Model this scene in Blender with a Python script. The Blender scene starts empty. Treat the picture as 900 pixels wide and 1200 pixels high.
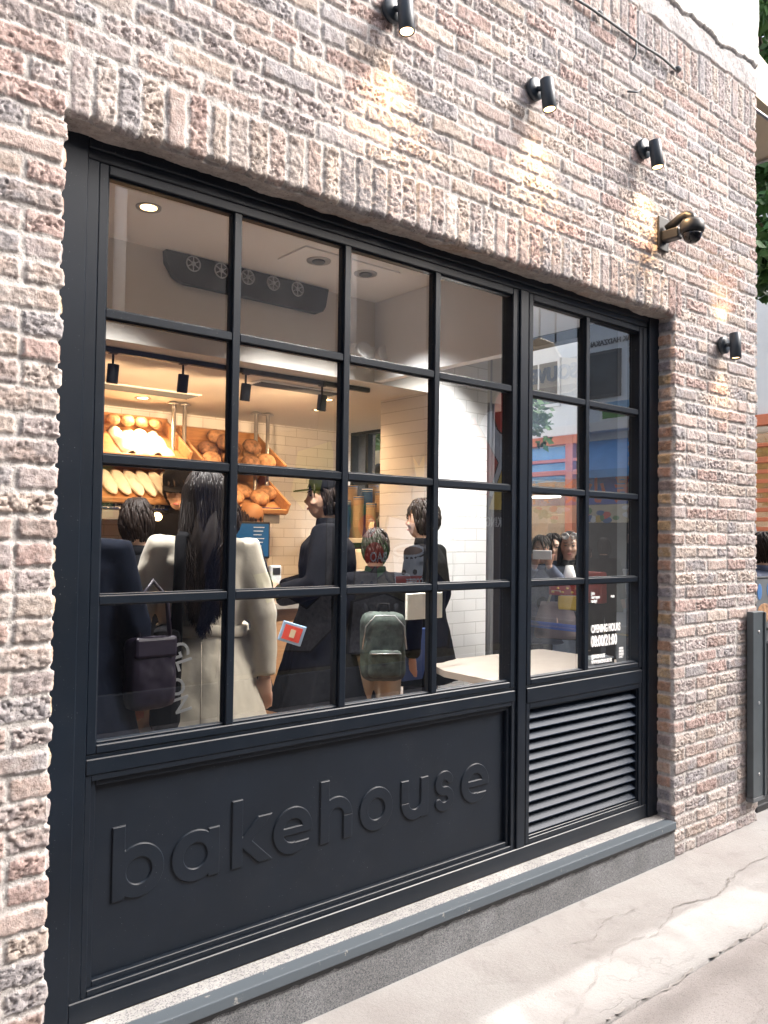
import bpy, bmesh, math, random
import numpy as np
from mathutils import Vector, Matrix, Euler
PI = math.pi
R = math.radians
SC = bpy.context.scene
COL = SC.collection
random.seed(7)

# ------------------------------------------------------------------ camera, world, sun, exposure
cam_d = bpy.data.cameras.new('camera')
cam = bpy.data.objects.new('camera', cam_d)
COL.objects.link(cam)
fw = Vector((0.63978847, 0.76794832, 0.03043194)).normalized()
rt = Vector((0.76798299, -0.64033633, 0.01309617)).normalized()
up = Vector((-0.02954385, -0.01499244, 0.99945104)).normalized()
cam.matrix_world = Matrix(((rt.x, up.x, -fw.x, 0), (rt.y, up.y, -fw.y, 0), (rt.z, up.z, -fw.z, 1.61), (0, 0, 0, 1)))
cam_d.sensor_fit = 'VERTICAL'
cam_d.sensor_height = 36
cam_d.sensor_width = 36
cam_d.lens = 29.014
cam_d.clip_start = 0.05
cam_d.clip_end = 500
SC.camera = cam

SUN_EL, SUN_AZ = 42, 124          # azimuth measured from +Y towards +X
world = bpy.data.worlds.new('World')
SC.world = world
world.use_nodes = True
wn = world.node_tree
for n in list(wn.nodes):
    wn.nodes.remove(n)
sky = wn.nodes.new('ShaderNodeTexSky')
sky.sky_type = 'NISHITA'
sky.sun_disc = False
sky.sun_elevation = R(SUN_EL)
sky.sun_rotation = R(SUN_AZ)
sky.altitude = 0
sky.air_density = 1.0
sky.dust_density = 6.0
sky.ozone_density = 1.0
hs = wn.nodes.new('ShaderNodeHueSaturation')
hs.inputs['Saturation'].default_value = 0.75
bg = wn.nodes.new('ShaderNodeBackground')
bg.inputs['Strength'].default_value = 0.15
wo = wn.nodes.new('ShaderNodeOutputWorld')
wn.links.new(sky.outputs[0], hs.inputs['Color'])
wn.links.new(hs.outputs[0], bg.inputs['Color'])
wn.links.new(bg.outputs[0], wo.inputs['Surface'])

sun_d = bpy.data.lights.new('sun', 'SUN')
sun_d.energy = 1.25
sun_d.angle = R(22)
sun_d.color = (1.0, 0.965, 0.93)
sun = bpy.data.objects.new('sun', sun_d)
COL.objects.link(sun)
sd = Vector((math.sin(R(SUN_AZ)) * math.cos(R(SUN_EL)), math.cos(R(SUN_AZ)) * math.cos(R(SUN_EL)), math.sin(R(SUN_EL))))
sun.rotation_euler = (-sd).to_track_quat('-Z', 'Y').to_euler()
sun.location = (6, -4, 12)

SC.view_settings.view_transform = 'Standard'
SC.view_settings.look = 'None'
SC.view_settings.exposure = 1.85
SC.view_settings.gamma = 1.0
try:
    SC.view_settings.use_curve_mapping = False
except Exception:
    pass
SC.render.engine = 'CYCLES'
SC.cycles.use_denoising = True
SC.cycles.max_bounces = 8
SC.cycles.transparent_max_bounces = 12
SC.cycles.caustics_reflective = False
SC.cycles.caustics_refractive = False
SC.cycles.sample_clamp_indirect = 6
SC.cycles.use_adaptive_sampling = True
SC.cycles.adaptive_threshold = 0.015

# ------------------------------------------------------------------ materials
def new_mat(name):
    m = bpy.data.materials.new(name)
    m.use_nodes = True
    return m, m.node_tree, m.node_tree.nodes['Principled BSDF']

def pm(name, col, rough=0.6, metal=0.0, spec=0.5, var=0.12, vscale=6.0, bump=0.0, bscale=60.0, bdist=0.002, sheen=0.0, emit=None, estr=0.0, coat=0.0, streak=None):
    m, nt, b = new_mat(name)
    tc = nt.nodes.new('ShaderNodeTexCoord')
    src = tc.outputs['Object']
    if streak:
        mp = nt.nodes.new('ShaderNodeMapping')
        mp.inputs['Scale'].default_value = streak
        nt.links.new(src, mp.inputs['Vector'])
        src = mp.outputs[0]
    nz = nt.nodes.new('ShaderNodeTexNoise')
    nz.inputs['Scale'].default_value = vscale
    nz.inputs['Detail'].default_value = 6
    nz.inputs['Roughness'].default_value = 0.62
    nt.links.new(src, nz.inputs['Vector'])
    rp = nt.nodes.new('ShaderNodeValToRGB')
    rp.color_ramp.elements[0].position = 0.3
    rp.color_ramp.elements[1].position = 0.7
    rp.color_ramp.elements[0].color = [max(0, c * (1 - var)) for c in col[:3]] + [1]
    rp.color_ramp.elements[1].color = [min(1, c * (1 + var)) for c in col[:3]] + [1]
    nt.links.new(nz.outputs['Fac'], rp.inputs['Fac'])
    nt.links.new(rp.outputs[0], b.inputs['Base Color'])
    b.inputs['Roughness'].default_value = rough
    b.inputs['Metallic'].default_value = metal
    b.inputs['Specular IOR Level'].default_value = spec
    if sheen:
        b.inputs['Sheen Weight'].default_value = sheen
    if coat:
        b.inputs['Coat Weight'].default_value = coat
    if bump > 0:
        n2 = nt.nodes.new('ShaderNodeTexNoise')
        n2.inputs['Scale'].default_value = bscale
        n2.inputs['Detail'].default_value = 8
        nt.links.new(tc.outputs['Object'], n2.inputs['Vector'])
        bp = nt.nodes.new('ShaderNodeBump')
        bp.inputs['Strength'].default_value = bump
        bp.inputs['Distance'].default_value = bdist
        nt.links.new(n2.outputs['Fac'], bp.inputs['Height'])
        nt.links.new(bp.outputs[0], b.inputs['Normal'])
    if emit:
        b.inputs['Emission Color'].default_value = (*emit, 1)
        b.inputs['Emission Strength'].default_value = estr
    return m

def add_specks(m, col=(.20, .205, .21), lo=.77, scale=210):
    nt = m.node_tree; N, L = nt.nodes, nt.links; b = N['Principled BSDF']
    src = b.inputs['Base Color'].links[0].from_socket
    tc = N.new('ShaderNodeTexCoord')
    n = N.new('ShaderNodeTexNoise'); n.inputs['Scale'].default_value = scale; n.inputs['Detail'].default_value = 1; L.new(tc.outputs['Object'], n.inputs['Vector'])
    n2 = N.new('ShaderNodeTexNoise'); n2.inputs['Scale'].default_value = 9; n2.inputs['Detail'].default_value = 5; L.new(tc.outputs['Object'], n2.inputs['Vector'])
    ad = N.new('ShaderNodeMath'); ad.operation = 'MULTIPLY_ADD'; ad.inputs[1].default_value = .22; L.new(n2.outputs['Fac'], ad.inputs[0]); L.new(n.outputs['Fac'], ad.inputs[2])
    r = N.new('ShaderNodeMapRange'); r.inputs[1].default_value = lo + .11; r.inputs[2].default_value = lo + .15; r.inputs[3].default_value = 0; r.inputs[4].default_value = .75; L.new(ad.outputs[0], r.inputs[0])
    x = N.new('ShaderNodeMix'); x.data_type = 'RGBA'; L.new(r.outputs[0], x.inputs[0]); L.new(src, x.inputs[6]); x.inputs[7].default_value = (*col, 1)
    # dry dust film
    r2 = N.new('ShaderNodeMapRange'); r2.inputs[1].default_value = .5; r2.inputs[2].default_value = .8; r2.inputs[3].default_value = 0; r2.inputs[4].default_value = .018; L.new(n2.outputs['Fac'], r2.inputs[0])
    y = N.new('ShaderNodeMix'); y.data_type = 'RGBA'; L.new(r2.outputs[0], y.inputs[0]); L.new(x.outputs[2], y.inputs[6]); y.inputs[7].default_value = (*col, 1)
    L.new(y.outputs[2], b.inputs['Base Color'])
    return m

def brick_mat():
    m, nt, b = new_mat('handmade_brick')
    N, L = nt.nodes, nt.links
    at = N.new('ShaderNodeAttribute'); at.attribute_name = 'bcol'
    tc = N.new('ShaderNodeTexCoord')
    n1 = N.new('ShaderNodeTexNoise'); n1.inputs['Scale'].default_value = 42; n1.inputs['Detail'].default_value = 9; n1.inputs['Roughness'].default_value = 0.68
    L.new(tc.outputs['Object'], n1.inputs['Vector'])
    r1 = N.new('ShaderNodeMapRange'); r1.inputs[1].default_value = 0.3; r1.inputs[2].default_value = 0.7; r1.inputs[3].default_value = 0.72; r1.inputs[4].default_value = 1.25
    L.new(n1.outputs['Fac'], r1.inputs[0])
    mx = N.new('ShaderNodeVectorMath'); mx.operation = 'SCALE'
    L.new(at.outputs['Color'], mx.inputs[0]); L.new(r1.outputs[0], mx.inputs['Scale'])
    # lime smears left by the mortar
    n2 = N.new('ShaderNodeTexNoise'); n2.inputs['Scale'].default_value = 17; n2.inputs['Detail'].default_value = 8; n2.inputs['Roughness'].default_value = 0.7
    L.new(tc.outputs['Object'], n2.inputs['Vector'])
    r2 = N.new('ShaderNodeMapRange'); r2.inputs[1].default_value = 0.5; r2.inputs[2].default_value = 0.70; r2.inputs[3].default_value = 0.0; r2.inputs[4].default_value = 0.66
    L.new(n2.outputs['Fac'], r2.inputs[0])
    mc = N.new('ShaderNodeMix'); mc.data_type = 'RGBA'
    L.new(r2.outputs[0], mc.inputs[0]); L.new(mx.outputs[0], mc.inputs[6]); mc.inputs[7].default_value = (0.50, 0.465, 0.45, 1)
    # small dark pits
    v = N.new('ShaderNodeTexNoise'); v.inputs['Scale'].default_value = 130; v.inputs['Detail'].default_value = 3
    L.new(tc.outputs['Object'], v.inputs['Vector'])
    r3 = N.new('ShaderNodeMapRange'); r3.inputs[1].default_value = 0.30; r3.inputs[2].default_value = 0.40; r3.inputs[3].default_value = 0.55; r3.inputs[4].default_value = 1.0
    L.new(v.outputs['Fac'], r3.inputs[0])
    m3 = N.new('ShaderNodeVectorMath'); m3.operation = 'SCALE'
    L.new(mc.outputs[2], m3.inputs[0]); L.new(r3.outputs[0], m3.inputs['Scale'])
    L.new(m3.outputs[0], b.inputs['Base Color'])
    b.inputs['Roughness'].default_value = 0.92
    b.inputs['Specular IOR Level'].default_value = 0.2
    n4 = N.new('ShaderNodeTexNoise'); n4.inputs['Scale'].default_value = 120; n4.inputs['Detail'].default_value = 10; n4.inputs['Roughness'].default_value = 0.65
    L.new(tc.outputs['Object'], n4.inputs['Vector'])
    bp = N.new('ShaderNodeBump'); bp.inputs['Strength'].default_value = 1.0; bp.inputs['Distance'].default_value = 0.0048
    L.new(n4.outputs['Fac'], bp.inputs['Height']); L.new(bp.outputs[0], b.inputs['Normal'])
    return m

def tile_mat(name, axis, col, mort, tw, th, rough=0.25, bump=0.5, off=0.5, msize=0.003, warp=0.0):
    """bond pattern in metres on a plane: axis 'x' uses (x,z), 'y' uses (y,z), 'g' uses (x,y)"""
    m, nt, b = new_mat(name)
    N, L = nt.nodes, nt.links
    tc = N.new('ShaderNodeTexCoord'); sx = N.new('ShaderNodeSeparateXYZ'); cx = N.new('ShaderNodeCombineXYZ')
    L.new(tc.outputs['Object'], sx.inputs[0])
    a, c = {'x': (0, 2), 'y': (1, 2), 'g': (0, 1)}[axis]
    L.new(sx.outputs[a], cx.inputs[0]); L.new(sx.outputs[c], cx.inputs[1])
    br = N.new('ShaderNodeTexBrick')
    br.offset = off
    br.inputs['Scale'].default_value = 1.0
    br.inputs['Brick Width'].default_value = tw
    br.inputs['Row Height'].default_value = th
    br.inputs['Mortar Size'].default_value = msize
    br.inputs['Mortar Smooth'].default_value = 0.3
    br.inputs['Color1'].default_value = (*[c_ * 0.96 for c_ in col], 1)
    br.inputs['Color2'].default_value = (*[min(1, c_ * 1.05) for c_ in col], 1)
    br.inputs['Mortar'].default_value = (*mort, 1)
    L.new(cx.outputs[0], br.inputs['Vector'])
    L.new(br.outputs['Color'], b.inputs['Base Color'])
    bp = N.new('ShaderNodeBump'); bp.inputs['Strength'].default_value = bump; bp.inputs['Distance'].default_value = 0.003; bp.invert = True
    L.new(br.outputs['Fac'], bp.inputs['Height']); L.new(bp.outputs[0], b.inputs['Normal'])
    b.inputs['Roughness'].default_value = rough
    return m

def glass_mat(name, ior=2.0, tint=(0.97, 0.985, 0.98), wav=0.0):
    m = bpy.data.materials.new(name); m.use_nodes = True
    nt = m.node_tree; N, L = nt.nodes, nt.links
    for n in list(N): N.remove(n)
    out = N.new('ShaderNodeOutputMaterial'); mix = N.new('ShaderNodeMixShader')
    tr = N.new('ShaderNodeBsdfTransparent'); tr.inputs[0].default_value = (*tint, 1)
    gl = N.new('ShaderNodeBsdfGlossy'); gl.inputs['Roughness'].default_value = 0.0; gl.inputs['Color'].default_value = (1, 1, 1, 1)
    ge = N.new('ShaderNodeNewGeometry')
    mr = N.new('ShaderNodeMapRange'); mr.inputs[3].default_value = ior; mr.inputs[4].default_value = 1 / ior
    L.new(ge.outputs['Backfacing'], mr.inputs[0])
    fr = N.new('ShaderNodeFresnel'); L.new(mr.outputs[0], fr.inputs['IOR'])
    L.new(fr.outputs[0], mix.inputs[0]); L.new(tr.outputs[0], mix.inputs[1]); L.new(gl.outputs[0], mix.inputs[2])
    if wav:
        tc = N.new('ShaderNodeTexCoord'); nz = N.new('ShaderNodeTexNoise'); nz.inputs['Scale'].default_value = 1.6; nz.inputs['Detail'].default_value = 1
        L.new(tc.outputs['Object'], nz.inputs['Vector'])
        bp = N.new('ShaderNodeBump'); bp.inputs['Strength'].default_value = wav; bp.inputs['Distance'].default_value = 0.01
        L.new(nz.outputs['Fac'], bp.inputs['Height']); L.new(bp.outputs[0], gl.inputs['Normal']); 
    L.new(mix.outputs[0], out.inputs[0])
    return m

def granite_mat(name, base, dark, light, scale=220):
    m, nt, b = new_mat(name)
    N, L = nt.nodes, nt.links
    tc = N.new('ShaderNodeTexCoord')
    v = N.new('ShaderNodeTexVoronoi'); v.inputs['Scale'].default_value = scale
    L.new(tc.outputs['Object'], v.inputs['Vector'])
    rp = N.new('ShaderNodeValToRGB'); rp.color_ramp.interpolation = 'CONSTANT'
    rp.color_ramp.elements[0].color = (*dark, 1); rp.color_ramp.elements[1].position = 0.25; rp.color_ramp.elements[1].color = (*base, 1)
    e = rp.color_ramp.elements.new(0.75); e.color = (*light, 1)
    sp = N.new('ShaderNodeSeparateColor'); L.new(v.outputs['Color'], sp.inputs[0]); L.new(sp.outputs[0], rp.inputs[0])
    nz = N.new('ShaderNodeTexNoise'); nz.inputs['Scale'].default_value = 7; nz.inputs['Detail'].default_value = 7
    L.new(tc.outputs['Object'], nz.inputs['Vector'])
    mr = N.new('ShaderNodeMapRange'); mr.inputs[1].default_value = .3; mr.inputs[2].default_value = .7; mr.inputs[3].default_value = .78; mr.inputs[4].default_value = 1.15
    L.new(nz.outputs['Fac'], mr.inputs[0])
    vm = N.new('ShaderNodeVectorMath'); vm.operation = 'SCALE'; L.new(rp.outputs[0], vm.inputs[0]); L.new(mr.outputs[0], vm.inputs['Scale'])
    L.new(vm.outputs[0], b.inputs['Base Color']); b.inputs['Roughness'].default_value = 0.55
    return m

def concrete_mat(name, base, stain, crack=True, sc=1.0, agg=0.0):
    m, nt, b = new_mat(name)
    N, L = nt.nodes, nt.links
    tc = N.new('ShaderNodeTexCoord')
    def noise(s, d=8, r=.6, dist=0):
        n = N.new('ShaderNodeTexNoise'); n.inputs['Scale'].default_value = s; n.inputs['Detail'].default_value = d; n.inputs['Roughness'].default_value = r; n.inputs['Distortion'].default_value = dist
        L.new(tc.outputs['Object'], n.inputs['Vector']); return n.outputs['Fac']
    def rng(o, a, b_, c, d):
        r = N.new('ShaderNodeMapRange'); r.inputs[1].default_value = a; r.inputs[2].default_value = b_; r.inputs[3].default_value = c; r.inputs[4].default_value = d
        L.new(o, r.inputs[0]); return r.outputs[0]
    def mixc(f, a, b_):
        x = N.new('ShaderNodeMix'); x.data_type = 'RGBA'; L.new(f, x.inputs[0])
        for k, v in ((6, a), (7, b_)):
            if isinstance(v, tuple): x.inputs[k].default_value = (*v, 1)
            else: L.new(v, x.inputs[k])
        return x.outputs[2]
    c = mixc(rng(noise(1.7 * sc, 9, .62, .4), .42, .68, 0, .8), base, stain)
    c = mixc(rng(noise(5.5 * sc, 10, .7, .8), .56, .66, 0, .45), c, tuple(s * .72 for s in stain))
    c = mixc(rng(noise(38 * sc, 6, .7), .25, .75, 0, .45), c, tuple(s * .8 for s in base))
    c = mixc(rng(noise(300, 2, .5), .60, .68, 0, .45 + agg), c, tuple(s * .42 for s in stain))
    c = mixc(rng(noise(24, 4, .6), .70, .74, 0, .3), c, tuple(s * .5 for s in stain))
    c = mixc(rng(noise(2.6, 12, .75, 1.5), .56, .62, 0, .15), c, tuple(min(1, s * 1.15) for s in base))
    h = noise(60 * sc, 10, .7)
    if crack:
        wv = N.new('ShaderNodeTexVoronoi'); wv.feature = 'DISTANCE_TO_EDGE'; wv.inputs['Scale'].default_value = 1.15
        dn = N.new('ShaderNodeTexNoise'); dn.inputs['Scale'].default_value = 5; dn.inputs['Detail'].default_value = 7
        L.new(tc.outputs['Object'], dn.inputs['Vector'])
        ad = N.new('ShaderNodeVectorMath'); ad.operation = 'MULTIPLY_ADD'; ad.inputs[1].default_value = (.33, .33, .33)
        L.new(dn.outputs['Color'], ad.inputs[0]); L.new(tc.outputs['Object'], ad.inputs[2]); L.new(ad.outputs[0], wv.inputs['Vector'])
        k = rng(wv.outputs['Distance'], .001, .006, 1, 0)
        mk = rng(noise(1.6, 6, .7), .54, .64, 0, .3)
        mu = N.new('ShaderNodeMath'); mu.operation = 'MULTIPLY'; L.new(k, mu.inputs[0]); L.new(mk, mu.inputs[1])
        c = mixc(mu.outputs[0], c, (0.1, 0.09, 0.085))
        sb = N.new('ShaderNodeMath'); sb.operation = 'SUBTRACT'; L.new(h, sb.inputs[0]); L.new(mu.outputs[0], sb.inputs[1]); h = sb.outputs[0]
    L.new(c, b.inputs['Base Color'])
    b.inputs['Roughness'].default_value = .88
    bp = N.new('ShaderNodeBump'); bp.inputs['Strength'].default_value = .7; bp.inputs['Distance'].default_value = .006
    L.new(h, bp.inputs['Height']); L.new(bp.outputs[0], b.inputs['Normal'])
    return m

M = {}
M['brick'] = brick_mat()
M['glass'] = glass_mat('window_glass', 2.75, wav=0.02)
M['clear'] = glass_mat('clear_glass', 1.45)
M['frame'] = pm('anthracite_satin_paint', (0.0046, 0.0086, 0.0155), rough=0.38, spec=.35, var=0.15, vscale=3, bump=0.08, bscale=140, bdist=.001)
M['panelp'] = pm('anthracite_flat_paint', (0.0038, 0.0076, 0.0145), rough=0.48, spec=.35, var=0.12, vscale=5, bump=0.1, bscale=420, bdist=.0006)
M['louvre'] = pm('blue_grey_slat_paint', (0.018, 0.029, 0.050), rough=0.46, spec=.22, var=0.1, vscale=4)
add_specks(M['frame']); add_specks(M['panelp'])
M['blackm'] = pm('black_metal', (0.007, 0.008, 0.010), rough=0.45, metal=0.0, var=.1)
M['lampb'] = pm('graphite_lamp_metal', (0.030, 0.040, 0.052), rough=0.4, metal=0.2, var=.1)
M['granite'] = granite_mat('speckled_grey_granite', (.165, .17, .18), (.085, .09, .1), (.24, .245, .25), 320)
M['granite_l'] = granite_mat('pale_granite_lip', (.36, .36, .36), (.2, .2, .21), (.42, .42, .41), 230)
M['sillp'] = None
M['cement'] = concrete_mat('pale_cement', (.335, .33, .325), (.245, .225, .218))
M['concrete'] = concrete_mat('pinkish_concrete', (.275, .255, .248), (.20, .185, .18), sc=1.6, agg=.3)
M['asphalt'] = pm('asphalt', (.075, .077, .082), rough=.85, var=.2, vscale=3, bump=.6, bscale=180, bdist=.004)
M['kerb'] = pm('kerb_stone', (.36, .35, .33), rough=.8, var=.15, bump=.3)
M['whitew'] = pm('white_wall_paint', (.72, .71, .69), rough=.85, var=.06, vscale=2.5, bump=.5, bscale=25, bdist=.004)
M['ceil'] = pm('ceiling_paint', (.84, .85, .87), rough=.9, var=.03, vscale=1)
M['ceilw'] = pm('lower_ceiling_paint', (.70, .66, .61), rough=.8, var=.03, vscale=1)
M['tile'] = tile_mat('white_wall_tile', 'x', (.86, .855, .85), (.6, .59, .58), .215, .076, rough=.3)
M['tiley'] = tile_mat('white_side_tile', 'y', (.76, .75, .73), (.5, .49, .47), .215, .076, rough=.3)
M['wood'] = pm('oiled_oak', (.40, .21, .095), rough=.5, var=.22, vscale=5, streak=(1, 8, 8))
M['floor'] = pm('brown_wood_floor', (.30, .155, .075), rough=.45, var=.3, vscale=4, streak=(1, 7, 1))
M['table'] = pm('mushroom_stone_top', (.30, .255, .215), rough=.45, var=.08, vscale=9, bump=.05)
M['dark'] = pm('charcoal_panel', (.022, .022, .025), rough=.6, var=.15)
M['crust'] = pm('bread_crust', (.33, .18, .09), rough=.7, var=.62, vscale=34, bump=.6, bscale=45, bdist=.006)
M['crustd'] = pm('dark_bread_crust', (.17, .085, .045), rough=.7, var=.85, vscale=38, bump=.6, bscale=60, bdist=.006)
M['paper'] = pm('white_paper', (.80, .76, .66), rough=.7, var=.05, vscale=14, bump=.7, bscale=14, bdist=.02)
M['steel'] = pm('brushed_steel', (.45, .45, .46), rough=.35, metal=.9, var=.08)
M['white'] = pm('white_plastic', (.78, .78, .77), rough=.45, var=.02)
M['warmglow'] = pm('warm_lamp_glow', (.9, .8, .6), emit=(1, .68, .36), estr=6)
M['warmglow2'] = pm('warm_bulb_glow', (.9, .8, .6), emit=(1, .60, .26), estr=3.4)
M['skin'] = pm('skin', (.55, .33, .23), rough=.5, var=.06, vscale=20)
M['skin'].node_tree.nodes['Principled BSDF'].inputs['Subsurface Weight'].default_value = .05
M['hair'] = pm('black_brown_hair', (.017, .010, .0075), spec=.22, rough=.55, var=.5, vscale=30, streak=(14, 14, 1))
M['lips'] = pm('lips', (.42, .13, .12), rough=.4)
M['eyew'] = pm('eye', (.02, .012, .01), rough=.2)
M['coat'] = pm('cream_suede_coat', (.60, .535, .435), rough=.85, var=.07, vscale=9, bump=.25, bscale=24, bdist=.01, sheen=.2)
M['navy'] = pm('navy_cloth', (.007, .010, .020), spec=.08, rough=.9, var=.2, vscale=10, bump=.3, bscale=30, bdist=.008)
M['navyb'] = pm('blue_grey_cloth', (.05, .065, .11), rough=.8, var=.2, vscale=10, bump=.3, bscale=30, bdist=.008)
M['blackc'] = pm('black_cloth', (.005, .005, .0065), spec=.08, rough=.9, var=.2, vscale=10, bump=.3, bscale=25, bdist=.01)
M['denim'] = pm('pale_denim', (.38, .48, .62), rough=.85, var=.15, vscale=12, bump=.2)
M['denimd'] = pm('dark_denim', (.03, .045, .09), rough=.85, var=.2, vscale=12, bump=.2)
M['beige'] = pm('beige_chino', (.42, .355, .27), rough=.85, var=.08, bump=.3, bscale=14, bdist=.015)
M['camo'] = pm('green_navy_camouflage', (.028, .040, .032), rough=.8, var=.95, vscale=20)
M['purple'] = pm('dark_purple_leather', (.014, .009, .024), rough=.5, var=.2)
M['red'] = pm('red_cloth', (.42, .035, .02), rough=.7, var=.15)
M['redp'] = pm('red_paint', (.70, .07, .04), rough=.5, var=.08)
M['brownbag'] = pm('taupe_canvas', (.16, .115, .105), rough=.8, var=.12, bump=.3)
M['tan'] = pm('tan_leather', (.25, .12, .05), rough=.6)
M['bluebelt'] = pm('blue_webbing', (.02, .08, .40), rough=.6, var=.1)
M['leaf'] = None
M['bark'] = pm('bark', (.09, .065, .045), rough=.9, var=.3, bump=.7)
M['orange'] = pm('terracotta_paint', (.62, .17, .07), rough=.5, var=.08)
M['blueawn'] = pm('blue_canvas', (.08, .32, .68), rough=.7, var=.12, vscale=3)
M['bluesign'] = pm('royal_blue_sign', (.02, .08, .50), rough=.5)
M['palewall'] = pm('pale_render', (.72, .71, .69), rough=.85, var=.08, vscale=1.2, bump=.3)
M['greywall'] = pm('blue_grey_render', (.66, .72, .77), rough=.8, var=.08, vscale=1.5)
M['greyd'] = pm('dark_grey_trim', (.10, .11, .12), rough=.6)
M['winglass'] = pm('far_window_glass', (.05, .065, .08), rough=.08, var=.3, vscale=2)
M['shopint'] = pm('shop_interior_amber_glow', (.20, .10, .04), rough=.7, var=.5, vscale=3, emit=(1, .5, .18), estr=.06)  # lamplight inside the shop put in as amber emission of its back wall
M['lit'] = pm('fluorescent_tube', (.9, .9, .9), emit=(1, .95, .85), estr=4)
M['signwood'] = pm('pale_plywood_sign', (.74, .60, .43), rough=.6, var=.08, streak=(1, 1, 12))
M['signstripe'] = pm('brown_sign_stripe', (.36, .24, .13), rough=.6, var=.08)
M['bluel'] = pm('blue_letter', (.02, .05, .16), rough=.5)
M['vinyl'] = pm('white_vinyl', (.8, .8, .8), rough=.6, var=0.01)
M['yellow'] = pm('yellow_paint', (.7, .45, .05), rough=.7, var=.1)
M['green'] = pm('green_paint', (.10, .26, .06), rough=.7, var=.15)
M['cream'] = pm('cream_paint', (.66, .56, .38), rough=.8, var=.1)
M['screen'] = pm('dark_till_screen', (.015, .04, .08), rough=.15, var=.3, emit=(.05, .25, .5), estr=.12)
M['cup'] = pm('kraft_paper_cup', (.48, .34, .22), rough=.7, var=.06)
M['bluecup'] = pm('blue_paper_cup', (.04, .13, .32), rough=.6)
M['creama'] = pm('cream_awning_canvas', (.72, .62, .48), rough=.8, var=.05)

def sill_mat():
    m, nt, b = new_mat('worn_blue_grey_sill_paint')
    N, L = nt.nodes, nt.links
    tc = N.new('ShaderNodeTexCoord'); nz = N.new('ShaderNodeTexNoise'); nz.inputs['Scale'].default_value = 26; nz.inputs['Detail'].default_value = 8; nz.inputs['Roughness'].default_value = .75
    L.new(tc.outputs['Object'], nz.inputs['Vector'])
    rp = N.new('ShaderNodeValToRGB'); rp.color_ramp.elements[0].position = .62; rp.color_ramp.elements[1].position = .66
    rp.color_ramp.elements[0].color = (.085, .105, .125, 1); rp.color_ramp.elements[1].color = (.34, .33, .31, 1)
    L.new(nz.outputs['Fac'], rp.inputs[0]); L.new(rp.outputs[0], b.inputs['Base Color']); b.inputs['Roughness'].default_value = .5
    return m
M['sillp'] = sill_mat()

def leaf_mat(name, a, b_):
    m, nt, b = new_mat(name)
    N, L = nt.nodes, nt.links
    tc = N.new('ShaderNodeTexCoord'); nz = N.new('ShaderNodeTexNoise'); nz.inputs['Scale'].default_value = 2.2; nz.inputs['Detail'].default_value = 6
    L.new(tc.outputs['Object'], nz.inputs['Vector'])
    rp = N.new('ShaderNodeValToRGB'); rp.color_ramp.elements[0].position = .35; rp.color_ramp.elements[1].position = .65
    rp.color_ramp.elements[0].color = (*a, 1); rp.color_ramp.elements[1].color = (*b_, 1)
    L.new(nz.outputs['Fac'], rp.inputs[0]); L.new(rp.outputs[0], b.inputs['Base Color']); b.inputs['Roughness'].default_value = .5
    b.inputs['Transmission Weight'].default_value = 0
    return m
M['leaf'] = leaf_mat('green_leaves', (.045, .12, .035), (.13, .27, .08))

# ------------------------------------------------------------------ mesh helpers
W = {}                                   # world matrix of every object by name

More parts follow.
